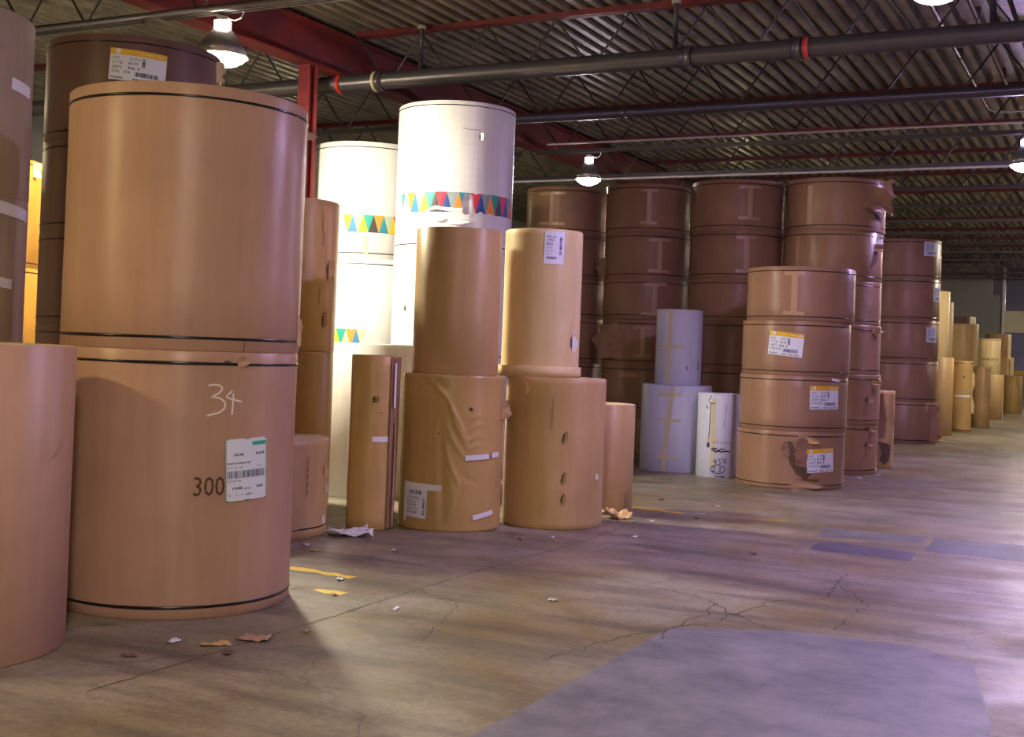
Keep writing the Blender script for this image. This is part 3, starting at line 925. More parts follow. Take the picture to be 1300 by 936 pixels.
rect(rb1, 'tape', 'tapew', 0.52, 0.605, 0.22, 0.042, 0.012, 0.05)
rect(rb1, 'tape', 'tapew', 0.98, 0.62, 0.10, 0.042, 0.012, 0.05)
rect(rb1, 'tape', 'tapew', 0.70, 0.135, 0.21, 0.04, 0.010, 0.17)
flap(rb1, 1.2, 0.98, 0.15, 0.15, 41, 'tan', 0.05, 0.05, taper=0.15)
tear(rb1, 0.35, 0.99, 0.05, 0.04, 42)
tear(rb1, -0.25, 0.79, 0.02, 0.03, 43, 'tapew')
flap(rb1, -0.75, 1.22, 0.14, 0.05, 44, 'gold', -0.3, 0.02)
rb1u = make_roll(-0.47, 10.29, 0.361, 1.26, 2.47, 'tan', 'smooth plain tan roll standing on the crumpled roll', (0, 0), core=True, rings=3)
rb2 = make_roll(0.40, 10.59, 0.432, 0, 1.26, 'tan', 'tan roll with a column of three small rips, beneath the yellowish roll', (0, 0), disp=dents(12, 8, 0.43, 1.2, 0.006, 0.04), rings=30, seg=120, endmat='paperend')
for zz, k in ((0.77, 1), (0.43, 2), (0.255, 3)):
    tear(rb2, 0.20, zz, 0.035, 0.11, 50 + k, 'tan', -0.2, 0.015)
tear(rb2, 0.95, 0.44, 0.025, 0.05, 55, 'tapew')
flap(rb2, -0.62, 1.17, 0.05, 0.10, 56, 'cream', 0.1, 0.015)
poly(rb2, 'smear', 'smear', -0.05, 0.98, [(-0.006, -0.16), (0.006, -0.10), (0.008, 0.1), (0.0, 0.14), (-0.006, 0.05)], 0.002)
rb2u = make_roll(0.25, 10.64, 0.338, 1.26, 2.52, 'cream', 'yellowish cream roll with a paper label and a base collar', (0, 0), core=True, disp=folds([([(0.2, 0.2), (0.25, 0.45)], 0.008, 0.02), ([(0.22, 0.25), (0.30, 0.5)], -0.006, 0.02)]), rings=30, seg=120)
mb = MB(); mb.lathe([(0.338, 0.0), (0.362, 0.0), (0.362, 0.09), (0.338, 0.095)], 72)
obj('base_collar', mesh('base_collar', mb.v, [q for q in mb.f if len(q) == 4], True), M['cream'], rb2u.e)
l3 = rect(rb2u, 'roll_label', 'label', 0.27, 1.10, 0.175, 0.28, 0.005, -0.02)
l3['label'] = 'white data label reading 1451'
mb = MB(); bars(mb, rb2u, 0.27, 1.10, 0.042, 0.066, -0.06, 0.09, 0.0065, -0.02, 22, 6, False); bars(mb, rb2u, 0.27, 1.10, -0.065, 0.02, -0.098, -0.078, 0.0065, -0.02, 18, 7)
for tx, sz, b in (('ROLL NO.', 0.018, 0.085), ('1451', 0.036, 0.052), ('850', 0.036, 0.017), ('42  80', 0.018, -0.01), ('36 - 1237', 0.014, -0.035), ('24075', 0.014, -0.06)):
    textgeo(mb, rb2u, 0.27, 1.10, tx, sz, -0.07, b, 0.0065, -0.02)
obj('print', mb.mesh('print'), M['print'], l3)['kind'] = 'stuff'
tear(rb2u, 0.92, 0.30, 0.06, 0.16, 57, 'tapew')
rb3 = make_roll(0.89, 11.51, 0.30, 0, 1.01, 'tan', 'shorter plain tan roll tucked behind the roll with three rips', (0, 0), core=True, endmat='paperend')
strokes(rb3, 'wrap_seam', 'inner', 0.85, 0.0, [[(0, 0.0), (0.0, 0.19)]], 0.006)
sheet('torn_kraft_piece', (0.99, 11.0), 0.24, 0.15, 8, 'tan', 'torn brown paper piece lying at the foot of the shorter tan roll', 0.06, 0.5, cat='paper piece')

# ---- tall white rolls with printed bunting
DOWN = ['b_orange', 'b_pale', 'b_teal', 'b_red', 'b_grey', 'b_sea', 'b_red', 'b_grey', 'b_teal', 'b_red', 'b_grey']
UP = ['b_blue', 'b_yellow', 'b_dark', 'b_navy', 'b_orange', None, 'b_navy', 'b_orange', 'b_dark', 'b_navy', 'b_orange']
def tri(rl, phi, z, wd, ht, down, mat):
    pts = [(-wd / 2, ht / 2), (0, -ht / 2), (wd / 2, ht / 2)] if down else [(-wd / 2, -ht / 2), (wd / 2, -ht / 2), (0, ht / 2)]
    poly(rl, 'printed_triangle', mat, phi, z, pts, 0.004)
wr = []
for k, (z0, z1) in enumerate(((0, 1.34), (1.34, 2.68), (2.68, 4.24))):
    rl = make_roll(-0.73, 14.27, 0.68, z0, z1, 'white', ['bottom', 'middle', 'top'][k] + (' white roll with a bunting band and torn lower wrapper, tallest white stack' if k == 2 else ' white roll of the tallest white stack'),
                   core=(k == 2), straps=(0 if k == 2 else 1, 1), strap_in=0.05, strapw=0.006, seg=160 if k == 2 else 96, rings=60 if k == 2 else 8,
                   disp=folds([([(-0.35, 0.30), (-0.22, 0.36), (0.0, 0.33), (0.15, 0.34)], 0.014, 0.02), ([(-0.36, 0.22), (-0.15, 0.25), (0.06, 0.22), (0.18, 0.2)], 0.018, 0.016),
                               ([(-0.3, 0.16), (0.0, 0.18), (0.2, 0.15)], -0.012, 0.018), ([(0.17, 0.25), (0.2, 0.33), (0.18, 0.5)], 0.012, 0.014)] +
                              [([(-0.3 + 0.11 * q % 0.5, 0.6 + 0.09 * q), (0.3 + 0.07 * q % 0.3, 0.62 + 0.09 * q)], 0.003, 0.012) for q in range(9)]) if k == 2 else None)
    wr.append(rl)
top = wr[2]
for i in range(11):
    p = -0.80 + 0.192 * i
    tri(top, p, 0.42, 0.128, 0.225, True, DOWN[i])
    if UP[i]:
        tri(top, p + 0.096, 0.42, 0.128, 0.225, False, UP[i])
tri(top, -1.02, 0.42, 0.08, 0.2, True, 'b_teal')
flap(top, 0.25, 0.40, 0.10, 0.22, 61, 'white', 0, 0.03, side=-1)
flap(top, -0.1, 0.22, 0.30, 0.10, 62, 'white', 0.0, 0.014, taper=0.5)
flap(top, -0.38, 0.24, 0.22, 0.09, 64, 'white', 0.1, 0.012, taper=0.5)
tear(top, 0.40, 1.17, 0.05, 0.09, 63, 'white')
strokes(top, 'scuff', 'pen', 0.1, 1.25, [[(0, 0), (0.1, -0.01), (0.2, -0.005)], [(-0.5, 0.02), (-0.44, 0.03), (-0.4, 0.01)]], 0.005)
tear(wr[1], -0.85, 0.56, 0.05, 0.08, 65)
wl = []
for k, (z0, z1) in enumerate(((0, 1.10), (1.10, 2.51), (2.51, 3.92))):
    wl.append(make_roll(-1.89, 15.33, 0.66, z0, z1, 'white', ['bottom roll of the shorter white stack by the red column', 'middle white roll with two triangles of bunting, shorter white stack',
                        'top white roll of the shorter white stack with a bunting band'][k], core=(k == 2), strap_in=0.065))
seqd = ['b_yellow', 'b_pale', 'b_teal', 'b_orange', 'b_pale', 'b_red', 'b_teal']
sequ = ['b_blue', 'b_yellow', 'b_dark', 'b_sea', 'b_yellow', 'b_navy', 'b_orange']
for i in range(7):
    tri(wl[2], -0.33 + 0.19 * i, 0.42, 0.127, 0.21, True, seqd[i])
    tri(wl[2], -0.235 + 0.19 * i, 0.42, 0.127, 0.21, False, sequ[i])
for i, (c1, c2) in enumerate((('b_teal', 'b_yellow'), ('b_orange', 'b_pale'), ('b_pale', 'b_blue'))):
    tri(wl[1], -0.38 + 0.19 * i, 0.45, 0.127, 0.21, True, c1)
    tri(wl[1], -0.475 + 0.19 * i, 0.45, 0.127, 0.21, False, c2)
flap(wl[2], 0.72, 1.36, 0.08, 0.16, 66, 'cream', 0, 0.05)
mb = MB(); textgeo(mb, wl[1], -0.3, 1.02, 'THIS SIDE UP THIS WAY', 0.035, 0, 0, 0.004); obj('print', mb.mesh('print'), M['tapey'], wl[1].e)['kind'] = 'stuff'
rect(wl[2], 'tape', 'tapey', 0.02, 0.17, 0.05, 0.22, 0.004)

# ---- small white rolls
wm = make_roll(2.17, 15.88, 0.452, 0, 1.10, 'violetlit_white', 'wide white roll with crossed yellowed tape, under the slim white roll', (0, 0), core=True)
def cross_tape(rl, phi, zs, h, lean, bar):
    rect(rl, 'tape', 'tapey', phi, h / 2, 0.055, h * 0.97, 0.003, lean)
    for zz in zs:
        rect(rl, 'tape', 'tapey', phi + 0.03, zz, bar, 0.035, 0.0045, 0.0)
cross_tape(wm, -0.22, (0.19, 0.66, 0.98), 1.10, -0.08, 0.30)
wt = make_roll(2.17, 15.86, 0.298, 1.10, 2.07, 'violetlit_white', 'slim white roll with a tape cross standing on the wide white roll', (0, 0), core=True)
cross_tape(wt, -0.42, (0.49,), 0.97, -0.02, 0.33)
tear(wt, 0.38, 0.22, 0.02, 0.07, 71)
strokes(wt, 'marker_note', 'pen', 0.95, 0.2, [[(0, 0), (0.02, 0.03), (0, 0.05), (0.02, 0.08), (0, 0.11)], [(0.03, 0.0), (0.03, 0.1)]], 0.009)
wq = make_roll(2.60, 15.2, 0.252, 0, 1.03, 'violetlit_white', 'slim white roll with handwritten marks including a circled 22', (0, 0), core=True)
rect(wq, 'tape', 'tapey', -0.2, 0.55, 0.05, 0.85, 0.003)
rect(wq, 'tape', 'tapey', -0.25, 0.46, 0.16, 0.03, 0.0045)
SQ = 15.1 / 1550 / 7.8
def H(pts):
    return [((x - 262) * SQ, (900 - y) * SQ) for x, y in pts]
circ = H([(272 + 70 * math.cos(a * 0.349), 815 + 42 * math.sin(a * 0.349)) for a in range(19)])
strokes(wq, 'marker_note', 'pen', 0.02, 0.0, [
    circ, H([(222, 795), (240, 790), (245, 805), (218, 838), (250, 836)]), H([(280, 800), (298, 795), (302, 808), (278, 838), (308, 834)]),
    H([(235, 715), (228, 742), (258, 742)]), H([(252, 720), (250, 765)]), H([(268, 715), (295, 718), (280, 735), (300, 750), (275, 765)]),
    H([(312, 705), (316, 725)]), H([(345, 700), (325, 750)]), H([(340, 730), (352, 735), (340, 755)]),
    H([(245, 885), (300, 882), (335, 878), (340, 890), (310, 888)])], 0.010)
strokes(wq, 'marker_note', 'pen', 0.02, 0.0, [
    H([(215, 548), (228, 545), (240, 560), (222, 565)]), H([(248, 548), (258, 562), (268, 548), (270, 562)]), H([(282, 548), (290, 560), (300, 545), (312, 562)]), H([(320, 548), (340, 548), (330, 562)]), H([(350, 560), (380, 548), (400, 562), (435, 552)])], 0.006)
strokes(wq, 'marker_note', 'pen', 0.02, 0.0, [
    H([(200, 625), (225, 608), (260, 612), (215, 632), (250, 640), (300, 612), (330, 618)]), H([(240, 650), (275, 630), (300, 645), (340, 632), (390, 640)]), H([(205, 620), (240, 640), (320, 640), (385, 635)])], 0.014)
strokes(wq, 'marker_note', 'pen', 0.02, 0.0, [
    H([(185, 170), (182, 300), (178, 430), (172, 560)]), H([(172, 560), (170, 605)]), H([(185, 90), (178, 130), (160, 140), (175, 165), (225, 175)]), H([(150, 190), (138, 215), (165, 220)])], 0.010)
strokes(wq, 'marker_note', 'pen', 0.02, 0.0, [H([(325, 180), (340, 210), (325, 240), (342, 265)]), H([(335, 290), (325, 310)]), H([(330, 330), (315, 355), (325, 380), (308, 405)])], 0.006)
strokes(wq, 'marker_blot', 'pen', 0.02, 0.0, [H([(171, 560), (170, 605)])], 0.035)

# ---- front four-high stack
FZ = [0, 0.66, 1.30, 1.93, 2.56]
FX = [(3.37, 14.60), (3.385, 14.61), (3.40, 14.61), (3.44, 14.62)]
FLB = ['bottom roll of the labelled four-high stack, ripped open at its base', 'second roll up in the labelled four-high stack',
       'third roll up in the labelled four-high stack, label near its centre', 'top roll of the labelled four-high stack with kraft tape on its seam']
fsr = []
for k in range(4):
    dd = None
    if k == 0:
        dd = folds([([(0.05, 0.56), (0.1, 0.6), (0.3, 0.58)], 0.012, 0.02), ([(0.0, 0.03), (0.15, 0.06), (0.3, 0.03)], 0.02, 0.03)])
    fsr.append(make_roll(FX[k][0], FX[k][1], 0.628, FZ[k], FZ[k + 1], 'brown', FLB[k], core=(k == 3), disp=dd, seg=120, rings=24 if dd else 4, strap_in=0.05))
def fphi(p, x0, hw=68.5):
    return math.asin(max(-1, min(1, (p - x0) / hw)))
h_tape(fsr[3], fphi(1010, 1018), 0.32, 0.46, 0.07, 0.24)
shipping_label(fsr[2], fphi(1000.5, 1013), 0.36, 0.40, 0.27, -0.09)
shipping_label(fsr[1], fphi(1051, 1011), 0.40, 0.40, 0.27, 0.02)
shipping_label(fsr[0], fphi(1046.5, 1008), 0.34, 0.36, 0.27, 0.06)
flap(fsr[1], 0.75, 0.61, 0.12, 0.03, 82, 'tapew', -0.1, 0.03)
# rip: inner layer with the hole's shade painted in, peeled sheet, crumpled foot
r0 = fsr[0]
cp = fphi(1018, 1008)
q_ = 0.0092
poly(r0, 'tear', 'inner', cp, 0.0, [(a * q_, b) for a, b in ((-17, 0.54), (-13, 0.42), (-10, 0.30), (-2, 0.18), (10, 0.11), (17, 0.18), (14, 0.27), (4, 0.33), (-2, 0.42), (-8, 0.55))], 0.005)
flap(r0, cp + 0.02, 0.42, 0.17, 0.32, 83, 'brown', -0.10, 0.035, side=-1, offa=0.11, taper=0.15)
flap(r0, cp + 0.05, 0.06, 0.34, 0.13, 84, 'brown', 0.05, 0.09, offa=-0.10, taper=0.3)
flap(r0, cp - 0.17, 0.46, 0.07, 0.16, 85, 'brown', 0.2, 0.03, side=-1)
flap(r0, cp + 0.1, 0.57, 0.2, 0.06, 86, 'tan', -0.1, 0.03)

# ---- back row of six-high stacks
BZ = [0, 0.66, 1.32, 1.97, 2.55, 3.21, 3.90]
def back_stack(x, y, r, who, levels, extra=None, mat='brown', rings=2):
    out = []
    names = ['bottom roll', 'second roll up', 'third roll up', 'fourth roll up', 'fifth roll up', 'top roll']
    rnd = random.Random(int(x * 77))
    for k in range(6):
        if k < levels:
            out.append(None)
            continue
        out.append(make_roll(x + rnd.uniform(-0.012, 0.012), y + rnd.uniform(-0.012, 0.012), r, BZ[k], BZ[k + 1], mat, names[k] + ' of ' + who, core=(k == 5), strap_in=0.06, seg=84,
                             disp=(extra or {}).get(k), rings=30 if (extra or {}).get(k) else 2))
    return out
r1 = back_stack(0.75, 18.48, 0.602, 'the brown back-row stack under the small lamp', 0)
h_tape(r1[5], -0.38, 0.36, 0.44, 0.06, 0.42)
r2 = back_stack(1.93, 17.85, 0.612, 'the brown back-row stack behind the slim white roll', 0)
h_tape(r2[5], 0.02, 0.36, 0.46, 0.06, 0.24)
h_tape(r2[4], 0.30, 0.33, 0.44, 0.07, 0.32)
h_tape(r2[3], 0.22, 0.29, 0.42, 0.07, 0.36)
h_tape(r2[2], -0.04, 0.33, 0.40, 0.06, 0.26)
rect(r2[1], 'tape', 'tapek', -0.35, 0.52, 0.26, 0.07, 0.005)
flap(r2[4], -1.25, 0.16, 0.14, 0.26, 91, 'brown', 0, 0.10, side=-1, taper=0.4)
flap(r2[2], -0.62, 0.36, 0.42, 0.50, 92, 'brown', 0.12, 0.13, side=-1, taper=0.45)
flap(r2[2], -0.52, 0.28, 0.2, 0.40, 93, 'brown', 0.1, 0.07, side=-1, taper=0.4)
r3 = back_stack(3.11, 17.12, 0.636, 'the brown back-row stack behind the circled 22 roll', 0)
h_tape(r3[5], 0.26, 0.37, 0.42, 0.07, 0.30)
h_tape(r3[4], 0.22, 0.33, 0.46, 0.08, 0.28)
bw = dents(33, 26, 0.66, 0.65, 0.007, 0.04)
br = back_stack(4.335, 16.645, 0.66, 'the ragged stack behind the labelled four-high stack', 0, {0: dents(31, 14, 0.66, 0.65, 0.008), 1: dents(32, 12, 0.66, 0.65, 0.008), 2: bw, 3: dents(35, 30, 0.66, 0.6, 0.007, 0.03)})
rect(br[5], 'tape', 'tapek', -0.52, 0.33, 0.07, 0.52, 0.003)
rect(br[4], 'tape', 'tapek', -0.75, 0.33, 0.06, 0.5, 0.003)
flap(br[5], 0.66, 0.46, 0.50, 0.34, 101, 'brown', -0.45, 0.13, taper=0.75, nx=10, ny=12, crump=0.1)
flap(br[5], 1.15, 0.55, 0.14, 0.26, 102, 'pink', 0.2, 0.10)
poly(br[5], 'tear', 'inner', 0.95, 0.14, [(-0.1, 0.12), (0.05, 0.14), (0.15, 0.08), (0.12, -0.02), (0.0, 0.02)], 0.004)
poly(br[4], 'tear', 'inner', 0.95, 0.33, [(0.0, 0.13), (0.08, 0.11), (0.10, 0.02), (0.05, -0.08), (-0.06, -0.16), (-0.10, -0.16), (-0.05, -0.05), (-0.02, 0.05)], 0.004)
flap(br[4], 0.93, 0.45, 0.16, 0.10, 103, 'pink', 0.0, 0.05)
flap(br[4], 1.02, 0.56, 0.12, 0.12, 104, 'tapew', 0.2, 0.04)
for k, (zz, sd) in enumerate(((0.60, 105), (0.62, 106))):
    flap(br[k + 1], 0.95, zz - 0.04, 0.2, 0.06, sd, 'tan', 0.0, 0.05)
    tear(br[k + 1], 1.05, zz - 0.03, 0.16, 0.03, sd + 10)
tear(br[1], 0.85, 0.33, 0.14, 0.1, 107, 'pink')
tear(br[0], 0.9, 0.40, 0.16, 0.08, 108, 'pink')
tear(br[0], 0.95, 0.60, 0.22, 0.05, 109, 'pink')

# ---- torn slim roll beside the ragged stack
pn = make_roll(5.21, 17.32, 0.24, 0, 1.09, 'tan', 'slim torn roll with shredded wrapper beside the ragged stack', (0, 0), core=True, disp=dents(41, 14, 0.24, 1.09, 0.012, 0.04), rings=24, endmat='paperend')
flap(pn, 0.1, 0.72, 0.10, 0.60, 111, 'brown', 0.05, 0.03)
flap(pn, 0.75, 0.6, 0.06, 0.9, 112, 'tan', 0, 0.03)
poly(pn, 'tear', 'inner', 0.62, 0.22, [(-0.12, 0.16), (0.0, 0.14), (0.09, 0.10), (0.08, -0.08), (-0.03, -0.16), (-0.10, -0.10), (-0.07, 0.0)], 0.02)

# ---- tall five-high stack
TZ = [0, 0.77, 1.53, 2.29, 3.07, 3.81]
TL = ['bottom roll of the tall five-high stack, ragged at its foot', 'second roll up in the tall five-high stack', 'middle roll of the tall five-high stack with a label on its edge',
      'fourth roll up in the tall five-high stack, small label', 'top roll of the tall five-high stack with a pale label']
for k in range(5):
    tr = make_roll(7.46, 23.34, 0.66, TZ[k], TZ[k + 1], 'brown', TL[k], core=(k == 4), strap_in=0.055, strapw=0.009)
    if k >= 2:
        pz, pw, ph_ = {4: (0.56, 0.36, 0.26), 3: (0.50, 0.26, 0.26), 2: (0.50, 0.30, 0.28)}[k]
        pp = {4: 0.80, 3: 1.12, 2: 0.92}[k]
        s_ = rect(tr, 'shipping_label', 'label', pp, pz, pw, ph_, 0.005)
        mb = MB(); bars(mb, tr, pp, pz, -pw * 0.3, pw * 0.35, -ph_ * 0.38, -ph_ * 0.2, 0.007, 0, 12, k)
        for q in range(3):
            textgeo(mb, tr, pp, pz, '36.0 1237', 0.05, -pw * 0.4, ph_ * (0.25 - 0.16 * q), 0.007)
        obj('print', mb.mesh('print'), M['print'], s_)['kind'] = 'stuff'
    if k == 0:
        flap(tr, 0.95, 0.38, 0.13, 0.7, 121, 'brown', 0.0, 0.10, taper=0.1)
        flap(tr, 1.1, 0.08, 0.22, 0.14, 122, 'tan', 0.1, 0.12)
        tear(tr, 1.0, 0.35, 0.08, 0.6, 123)

# ---- distant rolls
fa = make_roll(8.96, 25.77, 0.36, 0, 1.63, 'tan', 'smooth brown roll standing right beside the tall five-high stack', (0, 0), core=True)
fb = make_roll(10.10, 27.26, 0.2, 0, 1.58, 'gold', 'golden slim roll with a band round its middle and a ragged edge', (1, 1), core=True, disp=dents(51, 10, 0.2, 1.58, 0.008), rings=20)
rect(fb, 'tape', 'tapew', 0.0, 0.80, 0.36, 0.04, 0.006)
tear(fb, 0.1, 1.22, 0.05, 0.06, 131)
flap(fb, 1.1, 0.9, 0.08, 0.9, 132, 'cream', 0, 0.03, crump=0.8)
fc = make_roll(11.36, 29.43, 0.2, 0, 1.45, 'tan', 'slim brown roll with a torn top edge, farther along the row', (0, 0), core=True)
flap(fc, -0.9, 1.42, 0.12, 0.12, 133, 'cream', 0, 0.05)
flap(fc, 0.7, 1.44, 0.10, 0.08, 134, 'cream', 0, 0.05)
fd = make_roll(13.53, 34.40, 0.34, 0, 1.25, 'tan', 'brown roll with painted lit edge in front of the boxy golden roll', (0, 0), core=True, endmat='paperend')
rect(fd, 'loose_or_lit_edge', 'cream', 1.2, 0.62, 0.08, 1.22, 0.01)  # light from the right painted as a cream strip
fe = make_roll(16.06, 38.98, 0.267, 0, 1.21, 'gold', 'golden short roll at the far end of the row', (0, 0), core=True, endmat='paperend')
ff0 = make_roll(11.15, 30.35, 0.40, 0, 1.2, 'tan', 'lower roll hidden beneath the roll with a ripped dark side', (0, 0))
ff = make_roll(11.15, 30.35, 0.42, 1.2, 2.5, 'tan', 'raised roll with a ripped dark side and painted lit edge, second tier', (0, 0), core=True)
poly(ff, 'tear', 'inner', -0.75, 0.6, [(-0.14, -0.6), (0.06, -0.6), (0.02, 0.1), (0.08, 0.6), (-0.10, 0.62), (-0.16, 0.2)], 0.006)
flap(ff, -0.75, 0.6, 0.2, 1.15, 141, 'brown', 0, 0.10, side=-1, taper=0.2)
rect(ff, 'loose_or_lit_edge', 'cream', 1.0, 0.65, 0.20, 1.28, 0.008)  # cream strip paints the lit right side
fg0 = make_roll(13.85, 35.38, 0.30, 0, 1.15, 'gold', 'lower golden roll hidden beneath the boxy golden roll', (0, 0))
fg = make_roll(13.85, 35.38, 0.305, 1.15, 2.27, 'cream', 'pale golden raised roll with faint printing across its middle', (0, 1), core=True, strap_in=0.04)
mb = MB()
for q in range(4):
    textgeo(mb, fg, -0.7 + 0.42 * q, 0.50, 'NA', 0.10, 0, 0, 0.006)
obj('print', mb.mesh('print'), M['core'], fg.e)['kind'] = 'stuff'
fi = make_roll(15.98, 39.93, 0.42, 0, 1.78, 'tan', 'lower roll of the stack before the cream far panel', (0, 0))
rect(fi, 'loose_or_lit_edge', 'cream', 1.05, 1.3, 0.2, 0.9, 0.008)  # lit right edge, painted on in cream
fh = make_roll(15.93, 40.0, 0.40, 1.78, 2.54, 'tan', 'upper roll of the stack before the cream far panel', (0, 0), core=True)
rect(fh, 'loose_or_lit_edge', 'cream', 1.05, 0.38, 0.2, 0.75, 0.008)  # same painted lit edge on the upper roll
for k, (z0, z1) in enumerate(((0, 1.55), (1.55, 3.11))):
    make_roll(9.30, 27.47, 0.50, z0, z1, 'cream', ['lower', 'upper'][k] + ' roll of the pale stack just behind the tall five-high stack', (0, 0), core=(k == 1))
make_roll(9.90, 28.90, 0.50, 0, 1.48, 'cream', 'lower pale roll behind the pale stack', (0, 0))
make_roll(9.90, 28.90, 0.50, 1.48, 2.95, 'cream', 'upper pale roll peeping out behind the pale stack', (0, 0), core=True)
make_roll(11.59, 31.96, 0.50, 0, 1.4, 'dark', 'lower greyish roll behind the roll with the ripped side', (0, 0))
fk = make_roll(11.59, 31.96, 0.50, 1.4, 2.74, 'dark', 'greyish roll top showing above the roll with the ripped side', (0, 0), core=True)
rect(fk, 'loose_or_lit_edge', 'cream', 1.2, 0.67, 0.16, 1.3, 0.008)  # pale strip stands in for light on the right edge

# yellow barrier rail in the far opening
e = empty('barrier_rail', B(-4.2, 51.5, 0), BROT)
mb = MB(); mb.box((0, -0.04, 1.18), (4.0, 0.04, 1.34)); obj('rail', mb.mesh('rail'), M['linepaint'], e)
for q in (0.3, 2.0, 3.7):
    mb = MB(); mb.box((q, 0.04, 0), (q + 0.09, 0.13, 1.3)); obj('post', mb.mesh('post'), M['steel'], e)
tag(e, 'yellow barrier rail in the opening beyond the far wall', 'barrier')

# ------------------------------------------------------------------ floor marks (parts of the floor; floor frame is rotated by BROT)
inv = Matrix.Rotation(-BROT, 4, 'Z')
def floor_poly(name, pts, mat, z=0.0015, jag=0.0, seed=0):
    rnd = random.Random(seed)
    q = []
    for (a, b), (c_, d) in zip(pts, pts[1:] + pts[:1]):
        n = max(1, int(math.hypot(c_ - a, d - b) / 0.08)) if jag else 1
        for i in range(n):
            q.append((a + (c_ - a) * i / n + rnd.uniform(-jag, jag), b + (d - b) * i / n + rnd.uniform(-jag, jag)))
    vs = [inv @ Vector((a, b, z)) for a, b in q]
    me = mesh(name, vs, [tuple(range(len(vs)))])
    if me.polygons[0].normal.z < 0:
        me.flip_normals()
    return obj(name, me, M[mat], flo)
def floor_strip(name, pts, wd, mat, z=0.002, jit=0.0, seed=0, step=0.08):
    rnd = random.Random(seed)
    q = []
    for (a, b), (c_, d) in zip(pts, pts[1:]):
        n = max(1, int(math.hypot(c_ - a, d - b) / step))
        q += [(a + (c_ - a) * i / n + rnd.uniform(-jit, jit), b + (d - b) * i / n + rnd.uniform(-jit, jit)) for i in range(n)]
    q.append(pts[-1])
    vs = []
    for i, (a, b) in enumerate(q):
        p0, p1 = q[max(0, i - 1)], q[min(len(q) - 1, i + 1)]
        dx, dy = p1[0] - p0[0], p1[1] - p0[1]
        L = math.hypot(dx, dy) or 1
        h = wd / 2 * (rnd.uniform(0.4, 1.4) if jit else 1)
        vs += [inv @ Vector((a - dy / L * h, b + dx / L * h, z)), inv @ Vector((a + dy / L * h, b - dx / L * h, z))]
    fs = [(2 * i, 2 * i + 1, 2 * i + 3, 2 * i + 2) for i in range(len(q) - 1)]
    return obj(name, mesh(name, vs, fs), M[mat], flo)
floor_poly('repair_patch', [(2.84, 10.91), (3.67, 10.57), (3.47, 10.18), (2.62, 10.31)], 'patchm', 0.0012, 0.012, 1)
floor_poly('repair_patch', [(2.56, 10.0), (2.75, 10.05), (3.25, 9.63), (3.06, 9.23), (2.4, 9.62)], 'patchd', 0.0013, 0.012, 2)
floor_poly('repair_patch', [(3.7, 10.53), (4.9, 10.05), (4.5, 9.1), (3.36, 9.76)], 'patchd', 0.0012, 0.012, 3)
floor_poly('repair_patch', [(0.94, 6.71), (1.57, 6.72), (2.19, 6.49), (2.36, 6.1), (2.05, 5.1), (1.7, 4.2), (-0.35, 4.25)], 'patch', 0.0012, 0.007, 4)
floor_strip('painted_line', [(-1.6, 8.14), (-1.33, 8.01), (-1.11, 7.88), (-0.95, 7.78)], 0.09, 'linepaint', 0.0016, 0.006, 5)
floor_strip('painted_line', [(-1.13, 7.37), (-0.94, 7.27)], 0.10, 'linepaint', 0.0016, 0.008, 6)
floor_strip('painted_line', [(1.15, 11.82), (1.42, 11.73), (1.7, 11.50)], 0.07, 'linepaint', 0.0016, 0.012, 7)
floor_strip('painted_line', [(1.94, 11.43), (2.3, 11.3), (2.6, 11.24)], 0.05, 'linepaint', 0.0016, 0.014, 8)
dirg = (0.4532, 0.8914)
floor_strip('slab_joint', [(-0.99 - 1.6 * dirg[0], 6.53 - 1.6 * dirg[1]), (-0.99, 6.53), (-0.2, 8.12), (0.62, 9.6), (1.23, 11.0), (3.17, 14.8), (6.5, 21.4)], 0.008, 'crack', 0.0022, 0.006, 9)
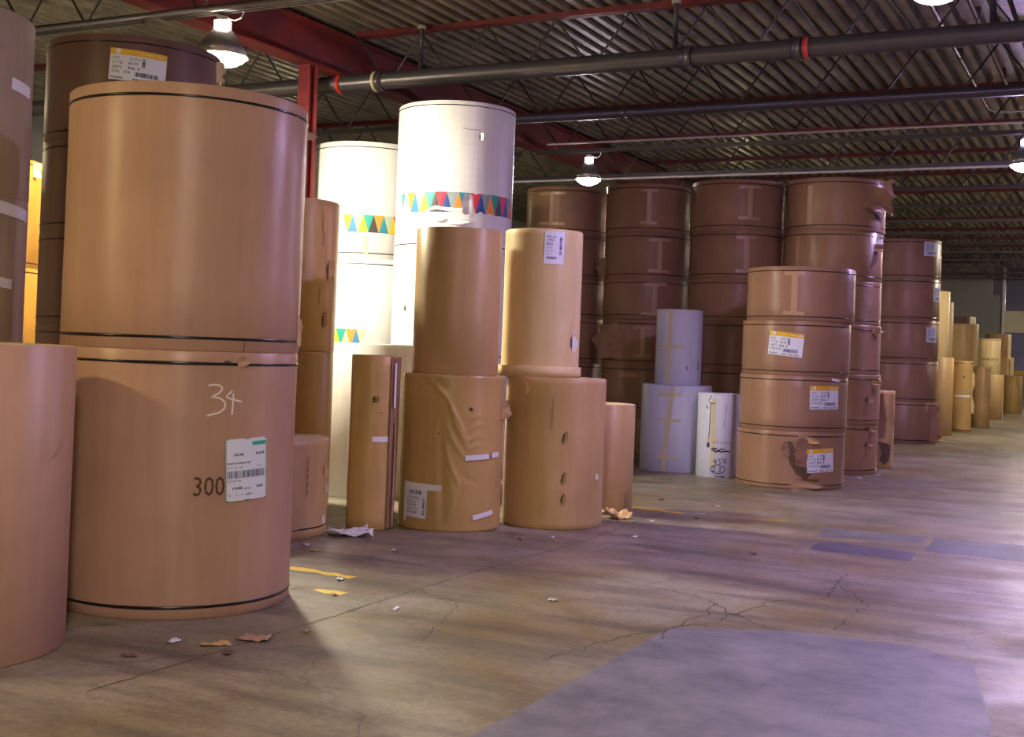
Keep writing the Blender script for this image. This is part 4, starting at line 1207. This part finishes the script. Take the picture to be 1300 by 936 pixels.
for k, pts in enumerate(([(0.27, 8.28), (0.63, 8.12), (1.19, 7.65), (1.28, 7.43), (1.18, 7.09), (0.91, 6.65), (0.84, 6.42)], [(1.28, 7.43), (1.34, 7.11), (1.72, 7.58), (2.0, 7.63), (2.33, 8.4), (2.4, 8.56)],
                         [(2.25, 8.11), (2.23, 7.49), (1.85, 6.8)], [(1.34, 7.11), (1.51, 6.75)], [(1.34, 7.11), (1.25, 6.9), (1.0, 6.75), (0.6, 6.4), (0.2, 5.9)], [(-0.55, 7.6), (-0.4, 7.3), (-0.25, 7.15), (-0.3, 6.7), (-0.4, 6.2)],
                         [(0.27, 8.28), (-0.1, 8.5), (-0.2, 8.8)], [(2.0, 7.63), (2.5, 7.5), (3.0, 7.55)], [(2.3, 8.3), (2.8, 8.6), (3.1, 8.5)], [(-1.7, 5.6), (-1.2, 5.9), (-0.9, 6.0)])):
    floor_strip('crack', pts, 0.008 if k < 5 else 0.005, 'crack', 0.0021, 0.022, 20 + k, 0.05)

# scraps
SC = [(-1.39, 5.95, 0.13, 0.05, 'tan', 'long curled brown scrap on the floor before the big stack'), (-1.22, 6.09, 0.15, 0.10, 'pink', 'largest flat brown scrap on the floor before the big stack')]
for k, (x, y, a, b, mt, lb) in enumerate(SC):
    sheet('paper_scrap', (x, y), a, b, 200 + k, mt, lb, 0.02, 0.4 - 0.5 * k, n=6)
pts = [(-1.72, 5.69, 'dark'), (-1.29, 5.80, 'dark'), (-1.36, 6.77, 'white'), (-1.45, 8.95, 'white'), (-0.99, 7.22, 'tan'), (-1.02, 7.69, 'white'), (-1.35, 8.70, 'tan'), (-0.79, 8.84, 'white'),
       (0.12, 9.6, 'tan'), (0.38, 9.72, 'white'), (1.30, 10.88, 'white'), (1.84, 11.52, 'white'), (2.1, 12.16, 'white'), (1.59, 12.51, 'dark'), (3.25, 13.78, 'white'), (4.47, 15.54, 'white'), (4.9, 16.1, 'white'),
       (1.05, 9.9, 'white'), (-0.6, 6.9, 'white'), (0.3, 7.3, 'white'), (1.9, 9.3, 'dark'), (-1.0, 6.3, 'tan'), (-1.6, 6.0, 'white'), (7.9, 22.5, 'white'), (9.0, 24.9, 'tan'), (12.1, 30.6, 'white'), (1.75, 11.2, 'dark')]
nm = {'white': 'small white paper fleck lying on the concrete floor', 'tan': 'small torn brown paper fleck lying on the concrete floor', 'dark': 'small dark paper fleck lying on the concrete floor'}
for k, (x, y, mt) in enumerate(pts):
    rnd = random.Random(k + 300)
    sheet('paper_scrap', (x, y), rnd.uniform(0.035, 0.09), rnd.uniform(0.025, 0.05), 300 + k, mt, nm[mt], 0.010, rnd.uniform(0, 3), mt + ' paper flecks on the floor', n=4)
